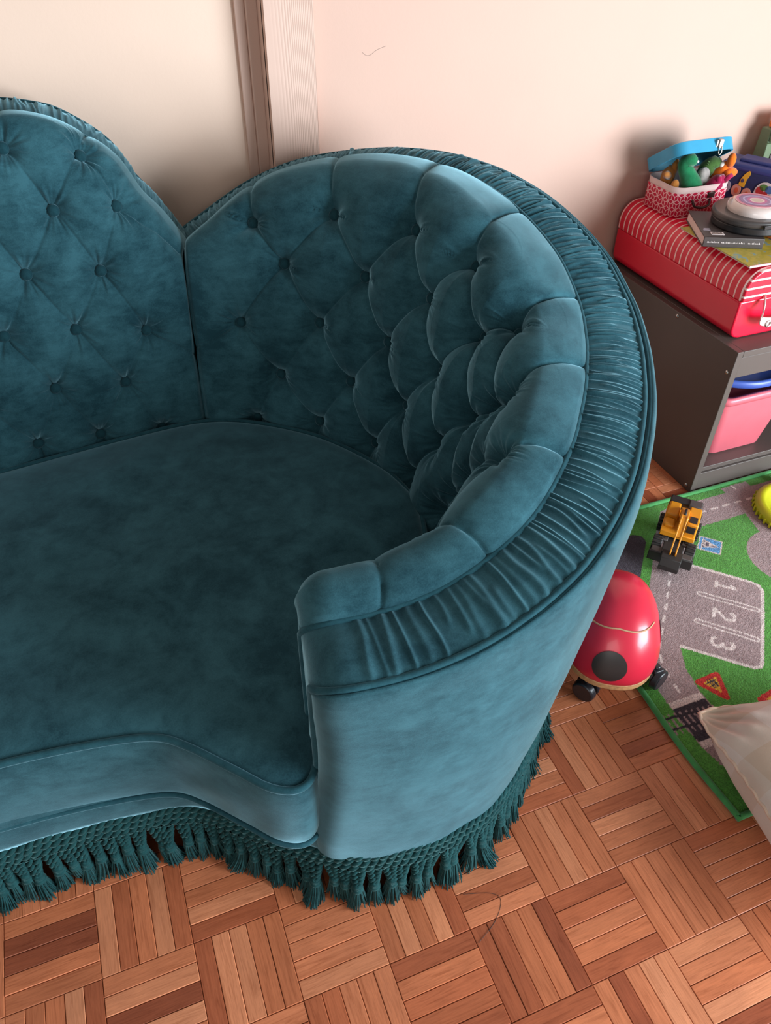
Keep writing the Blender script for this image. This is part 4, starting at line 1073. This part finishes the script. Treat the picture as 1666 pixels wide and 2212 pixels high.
def discmat():
    m, t, p = nt('swirl_disc'); tc = node(t, 'ShaderNodeTexCoord'); ln = node(t, 'ShaderNodeVectorMath', operation='LENGTH')
    mp = node(t, 'ShaderNodeMapping'); t.links.new(tc.outputs['Object'], mp.inputs[0]); mp.inputs['Scale'].default_value = (1, 1, 0); mp.inputs['Location'].default_value = (.0, .0, 0)
    t.links.new(mp.outputs[0], ln.inputs[0])
    n_ = noise(t, tc.outputs['Object'], 30, 2)
    f = math_(t, 'ADD', math_(t, 'DIVIDE', ln.outputs['Value'], .36*U), math_(t, 'MULTIPLY', math_(t, 'SUBTRACT', n_, .5), .12))
    r = node(t, 'ShaderNodeValToRGB'); r.color_ramp.interpolation = 'CONSTANT'; e = r.color_ramp.elements
    stops = [(0, (.55, .48, .42)), (.26, (.75, .60, .60)), (.34, (.45, .08, .30)), (.46, (.24, .12, .34)), (.58, (.42, .40, .66)), (.66, (.20, .10, .30)), (.78, (.14, .06, .20)), (.84, (.55, .12, .26)), (.95, (.75, .40, .45))]
    while len(e) < len(stops): e.new(.5)
    for el, (q, c) in zip(e, stops): el.position = q; el.color = (*c, 1)
    t.links.new(f, r.inputs[0]); t.links.new(r.outputs[0], p.inputs['Base Color']); p.inputs['Roughness'].default_value = .3; return m
b = MB(); b.lathe([(.36, 0), (.36, .012), (.001, .012)], 40, (5.58, 5.26, gz0+.393)); dsk = b.build('disc', discmat(), gd, origin=(5.58, 5.26, gz0+.393))
MB().box((5.42, 4.645, gz0+.18), (.30, .03, .07)).build('front_window', M_BLK, gd, bevel=.01)

# =====================================================================================
#  LADYBIRD RIDE-ON
# =====================================================================================
M_LADY = plain('red_leatherette', (.58, .018, .045), .30, var=.05, vscale=6, coat=.15)
M_PLY = plain('plywood_edge', (.50, .27, .12), .55, var=.25, vscale=120)
lc = (.60, .76)
lb = empty('ladybird_ride_on', (lc[0], lc[1], 0), 'red ladybird ride-on toy with black spots, wooden base and castors', 'ride-on toy')
LR = 0.90
LAX = math.radians(58)
def ladyR(a): return (abs(math.cos(a-LAX)/.90)**2.4+abs(math.sin(a-LAX)/.67)**2.4)**(-1/2.4)
prof_l = [(1.0, .0), (1.03, .10), (1.02, .28), (.96, .52), (.86, .76), (.72, .98), (.54, 1.15), (.33, 1.26), (.15, 1.30), (.001, 1.31)]
pf = resample(np.array(prof_l), 40); nA_ = 72
V = np.array([[(lc[0]+q[0]*ladyR(a)*math.cos(a), lc[1]+q[0]*ladyR(a)*math.sin(a), .58+q[1]*.78) for q in pf] for a in np.linspace(0, 2*math.pi, nA_, endpoint=False)])
me = mesh_np('body', V.reshape(-1, 3), gridfaces(nA_, 40, wrapu=True), True, org(lb)); link('body', me, lb, None, M_LADY)
def lady_pt(a, h):                                     # surface point and normal at angle a (rad), profile param h
    i = h*39; i0 = min(int(i), 38); q = pf[i0]*(1-(i-i0))+pf[i0+1]*(i-i0); R_ = ladyR(a)
    return np.array([lc[0]+q[0]*R_*math.cos(a), lc[1]+q[0]*R_*math.sin(a), .58+q[1]*.78])
M_SPOT = plain('black_leatherette', (.022, .020, .020), .36)
def spot(a0, h0, ra, rh, name='spot'):
    n = 24; P = [lady_pt(a0, h0)]; F = []
    for k in range(1, 6):
        for j in range(n):
            th = 2*math.pi*j/n; P.append(lady_pt(a0+ra*k/5*math.cos(th), min(max(h0+rh*k/5*math.sin(th), 0), 1)))
    for j in range(n): F.append((0, 1+j, 1+(j+1) % n))
    for k in range(4):
        for j in range(n): F.append((1+k*n+j, 1+(k+1)*n+j, 1+(k+1)*n+(j+1) % n, 1+k*n+(j+1) % n))
    P = np.array(P); c = np.array([lc[0], lc[1], .9]); P = c+(P-c)*1.012
    link(name, mesh_np(name, P, F, True, org(lb)), lb, None, M_SPOT)
spot(math.radians(-128), .25, .27, .165); spot(math.radians(-38), .26, .30, .13); spot(math.radians(60), .3, .25, .14); spot(math.radians(170), .3, .25, .14)
seam = [lady_pt(math.radians(-58+0*k), .52) for k in range(1)]
sa = [lady_pt(math.radians(a), h)+np.array([0, 0, .006]) for a, h in zip(np.linspace(-190, -66, 26), np.interp(np.linspace(0, 1, 26), [0, .5, 1], [.52, .62, .56]))]
MB().tube(np.array(sa), .012, 6).build('stitched_seam', plain('stitching', (.50, .28, .16), .8), lb, smooth=True)
bsx = [(lc[0]+ladyR(a)*1.01*math.cos(a), lc[1]+ladyR(a)*1.01*math.sin(a)) for a in np.linspace(0, 2*math.pi, 60, endpoint=False)]
MB().prism(bsx, .48, .59).build('wooden_base', M_PLY, lb, bevel=.015)
M_CAST = plain('castor_black', (.018, .020, .026), .3)
for a, yaw, cr_ in ((-143, .5, .74), (-58, 1.9, .78), (42, .2, .7), (78, .9, .7)):
    q = np.array([lc[0]+cr_*math.cos(math.radians(a)), lc[1]+cr_*math.sin(math.radians(a))]); zf = .068 if q[0] > .78 else 0.0
    cs = MB(); d_ = np.array([math.cos(yaw), math.sin(yaw), 0])
    for s_ in (-1, 1): cs.cyl(np.array([q[0], q[1], .18+zf])+d_*s_*.03, np.array([q[0], q[1], .18+zf])+d_*s_*.14, .18, .165, 22)
    cs.cyl((q[0], q[1], .38), (q[0], q[1], .49), .05, n=12); cs.box((q[0], q[1], .40), (.16, .16, .08))
    cs.build('castor', M_CAST, lb, bevel=.02)

# =====================================================================================
#  TOY EXCAVATOR, LIME WHEEL, CUSHION
# =====================================================================================
M_EY = plain('excavator_yellow', (.72, .27, .012), .4); M_EB = plain('excavator_black', (.022, .019, .018), .55); M_EG = plain('excavator_grey', (.075, .062, .058), .5)
ex = empty('toy_excavator', (3.2, 2.5, .06), 'yellow and black toy wheeled excavator parked on the play rug', 'toy vehicle')
eh = math.atan2(-.68, -.73); EO = (3.28, 2.52, .080)     # local +x = forward
def E(): return MB().at(EO, eh)
def eb(name, c, d, m_, bev=.012, taper=1.0): return E().box(c, d, taper).build(name, m_, ex, bevel=bev)
eb('chassis', (.15, 0, .20), (1.05, .34, .14), M_EB)
for x_ in (-.25, .38):
    for s_ in (-1, 1):
        w = E(); w.cyl((x_, s_*.20, .15), (x_, s_*.36, .15), .15, n=22)
        for k in range(14):
            a = 2*math.pi*k/14; w.box((x_+.15*math.cos(a), s_*.28, .15+.15*math.sin(a)), (.035, .15, .035))
        w.build('wheel', M_EB, ex, bevel=.01)
eb('blade', (.66, 0, .13), (.06, .74, .20), M_EB); eb('blade_top', (.60, 0, .22), (.14, .68, .04), M_EG)
for s_ in (-1, 1): eb('step', (.30, s_*.20, .26), (.16, .16, .05), M_EG); eb('step_plate', (.30, s_*.20, .29), (.07, .07, .02), M_EB, .004)
eb('turntable', (-.05, 0, .29), (.34, .34, .06), M_EB)
eb('deck', (-.14, 0, .36), (.88, .58, .10), M_EY)
eb('engine_cover', (-.30, -.17, .47), (.52, .20, .16), M_EY, .03); eb('engine_cover', (.06, -.18, .43), (.22, .19, .10), M_EY, .04)
eb('counterweight', (-.50, 0, .47), (.18, .56, .20), M_EB, .025); eb('counterweight', (-.46, .16, .56), (.20, .22, .06), M_EG, .015)
eb('cab', (.02, .18, .53), (.50, .20, .30), M_EY, .02); eb('cab_window', (.14, .18, .685), (.17, .13, .012), M_EB, .004); eb('cab_window', (.275, .18, .56), (.012, .14, .14), M_EB, .004)
eb('cab_window', (.02, .285, .58), (.34, .012, .14), M_EB, .004)
bo = E(); bo.extr([(-.28, .46), (-.28, .58), (.10, .82), (.36, .86), (.40, .78), (.12, .70), (-.14, .50)], 'y', -.055, .085); bo.build('boom', M_EY, ex, bevel=.012)
bo = E(); bo.cyl((-.05, .015, .50), (.20, .015, .72), .022, n=10); bo.cyl((.10, .015, .84), (.30, .015, .86), .02, n=10); bo.build('hydraulic_ram', M_EB, ex, smooth=True)
bo = E()
for s_ in (-1, 1): bo.extr([(.28, .86), (.40, .90), (.82, .40), (.78, .30)], 'y', .015+s_*.045-.012, .015+s_*.045+.012)
bo.extr([(.28, .86), (.40, .88), (.62, .62), (.56, .56)], 'y', -.03, .06)
bo.build('stick', M_EY, ex, bevel=.006)
bo = E(); bo.extr([(.70, .36), (.90, .34), (.96, .20), (.90, .06), (.78, .04), (.88, .12), (.86, .26), (.72, .30)], 'y', -.15, .18)
for k in range(4): bo.box((.76, -.12+.09*k, .045), (.10, .03, .02))
bo.build('bucket', M_EB, ex, bevel=.008)
M_LIME = plain('lime_plastic', (.48, .46, .012), .4)
wl = empty('lime_toy_wheel', (5.95, 2.35, .07), 'lime yellow ribbed plastic toy wheel lying on the rug by the brown unit', 'toy')
b = MB(); b.lathe([(.72, .0), (.78, .03), (.78, .13), (.74, .18), (.66, .20), (.60, .17), (.58, .12), (.001, .12), (.001, 0)], 56, (5.95, 2.35, .07)); b.build('rim', M_LIME, wl, smooth=True)
for k in range(40):
    a = 2*math.pi*k/40; MB().box((5.95+.79*math.cos(a), 2.35+.79*math.sin(a), .12), (.035, .035, .10)).build('tooth', M_LIME, wl) if k > 12 else None
for k in range(5): MB().at((5.95, 2.35, 0), .35).box((-.38, .30-.075*k, .194), (.22, .03, .012)).build('slot', M_DKB, wl)
eb2 = MB(); eb2.ball((5.70, 1.98, .30), .10, 14, 8, (1.4, .8, .7)); tag(eb2.build('red_toy_figure', plain('toy_red', (.60, .015, .03), .4), smooth=True, origin=(5.70, 1.98, .24)), 'small red plastic toy piece lying on the lime wheel', 'toy')
eb3 = MB(); eb3.box((6.30, 3.18, .14), (.22, .2, .15)); tag(eb3.build('red_toy_block', plain('toy_block_red', (.60, .012, .03), .4), bevel=.03, origin=(6.30, 3.18, .06)), 'small bright red block behind the lime wheel near the unit', 'toy')

def linen():
    m, t, p = nt('beige_check_linen'); tc = node(t, 'ShaderNodeTexCoord'); sp = node(t, 'ShaderNodeSeparateXYZ'); t.links.new(tc.outputs['Object'], sp.inputs[0])
    def stripe(o, per, ph): return math_(t, 'GREATER_THAN', math_(t, 'FRACT', math_(t, 'ADD', math_(t, 'DIVIDE', o, per*U), ph)), .5)
    s = math_(t, 'ADD', math_(t, 'MULTIPLY', stripe(sp.outputs[0], .95, .1), .5), math_(t, 'MULTIPLY', stripe(sp.outputs[1], .95, .2), .5))
    n_ = noise(t, tc.outputs['Object'], 500, 2); n2 = noise(t, tc.outputs['Object'], 12, 4)
    c = ramp(t, s, [(.0, (.78, .68, .60)), (.5, (.72, .58, .47)), (1., (.66, .48, .34))])
    c = mixc(t, .35, c, ramp(t, n2, [(.3, (.5, .4, .33)), (.7, (.75, .66, .58))]))
    t.links.new(c, p.inputs['Base Color']); p.inputs['Roughness'].default_value = .9; p.inputs['Specular IOR Level'].default_value = .1; p.inputs['Sheen Weight'].default_value = .2
    bump(t, p, n_, .3, .0008); return m
M_LIN = linen()
pil = empty('floor_cushion', (2.4, -2.45, .6), 'beige checked linen cushion with corded seam lying on the corner of the rug', 'cushion')
c00 = np.array([.90, -.78, .62]); c10 = np.array([3.9, -1.35, .80]); c01 = np.array([.30, -3.95, .85]); c11 = c10+c01-c00
nu = 110; g = np.linspace(0, 1, nu); A_, B_ = np.meshgrid(g, g, indexing='ij')
def pillow(side):
    a, b_ = A_, B_
    ua, ub = 2*a-1, 2*b_-1
    bow = .075                                        # edges bow inwards between the corners
    a2 = .5+.5*ua*(1-bow*(1-ub**2)); b2 = .5+.5*ub*(1-bow*(1-ua**2))
    P = c00+(c10-c00)*a2[..., None]+(c01-c00)*b2[..., None]
    f = ((1-np.abs(ua)**2.2)*(1-np.abs(ub)**2.2))
    f = np.clip(f, 0, 1)**(.46 if side > 0 else .34)
    dcn = np.minimum(np.hypot(a, b_), np.minimum(np.hypot(1-a, b_), np.minimum(np.hypot(a, 1-b_), np.hypot(1-a, 1-b_))))
    ear = np.clip((dcn-.05)/.16, 0, 1); f = f*(.12+.88*ear*ear*(3-2*ear))      # flat ears at the corners
    ctr = (c10+c01)/2; P = P+(ctr-P)*(.035*np.exp(-(dcn/.045)**2))[..., None]   # blunt corner tips
    if side < 0:                                                                 # the underside bulges past the seam
        g_ = np.sin(np.pi*np.clip(a/.34, 0, 1))*np.clip(np.minimum(b_, 1-b_)/.2-.4, 0, 1); P[..., 0] -= .20*g_
    w = vnoise(np.stack([a*5, b_*5, a*0+side], -1), 71)*.06*f
    dc = np.minimum(np.hypot(a, b_), np.minimum(np.hypot(1-a, b_), np.hypot(a, 1-b_)))
    ang = np.arctan2(b_, a+1e-6)
    w = w+.035*np.sin(ang*14+side)*np.exp(-(np.hypot(a, b_)-.14)**2/.006)
    P = P+np.array([0, 0, 1.])*(side*(.52 if side > 0 else .66)*f+w*side)[..., None]
    return P
grid_obj('upper_cover', pillow(1), M_LIN, pil); grid_obj('lower_cover', pillow(-1), M_LIN, pil, flip=True)
Pu = pillow(1); rim = np.concatenate([Pu[:, 0], Pu[-1, 1:], Pu[::-1, -1][1:], Pu[0, ::-1][1:-1]])
rim = rim+np.stack([np.zeros(len(rim)), np.zeros(len(rim)), .012*np.sin(np.arange(len(rim))*.9)], 1)
MB().tube(rim, .022, 7, closed=True).build('corded_seam', plain('seam_cord', (.80, .58, .44), .8), pil, smooth=True)
# --- a stray hair on the parquet
hr = resample(np.array([(-2.911, -1.617, 0.004), (-2.596, -1.727, 0.004), (-2.52, -1.842, 0.004), (-2.69, -2.026, 0.004), (-2.979, -2.17, 0.004)]), 40)
tag(MB().tube(hr, .0024, 5).build('thread', plain('thread_brown', (.05, .03, .025), .6), smooth=True, origin=tuple(hr[0])), 'thin dark thread lying on the parquet', 'thread')

# --- faint pencil scribble on the wall
wb = bpy.data.objects['wall_back']
MB().tube(resample(np.array([[-0.697, 7.747, 7.052], [-0.644, 7.747, 7.012], [-0.569, 7.747, 7.008], [-0.493, 7.747, 7.053], [-0.432, 7.747, 7.081], [-0.303, 7.747, 7.117]]), 24), .0022, 5).build('pencil_scribble', M_PENCIL, wb, smooth=True)
# settle the felt toys clear of the case wall and of each other
dn.location.y += .06*U; fx.location.y += .12*U; fg.location.y += .07*U; fg.location.x -= .03*U
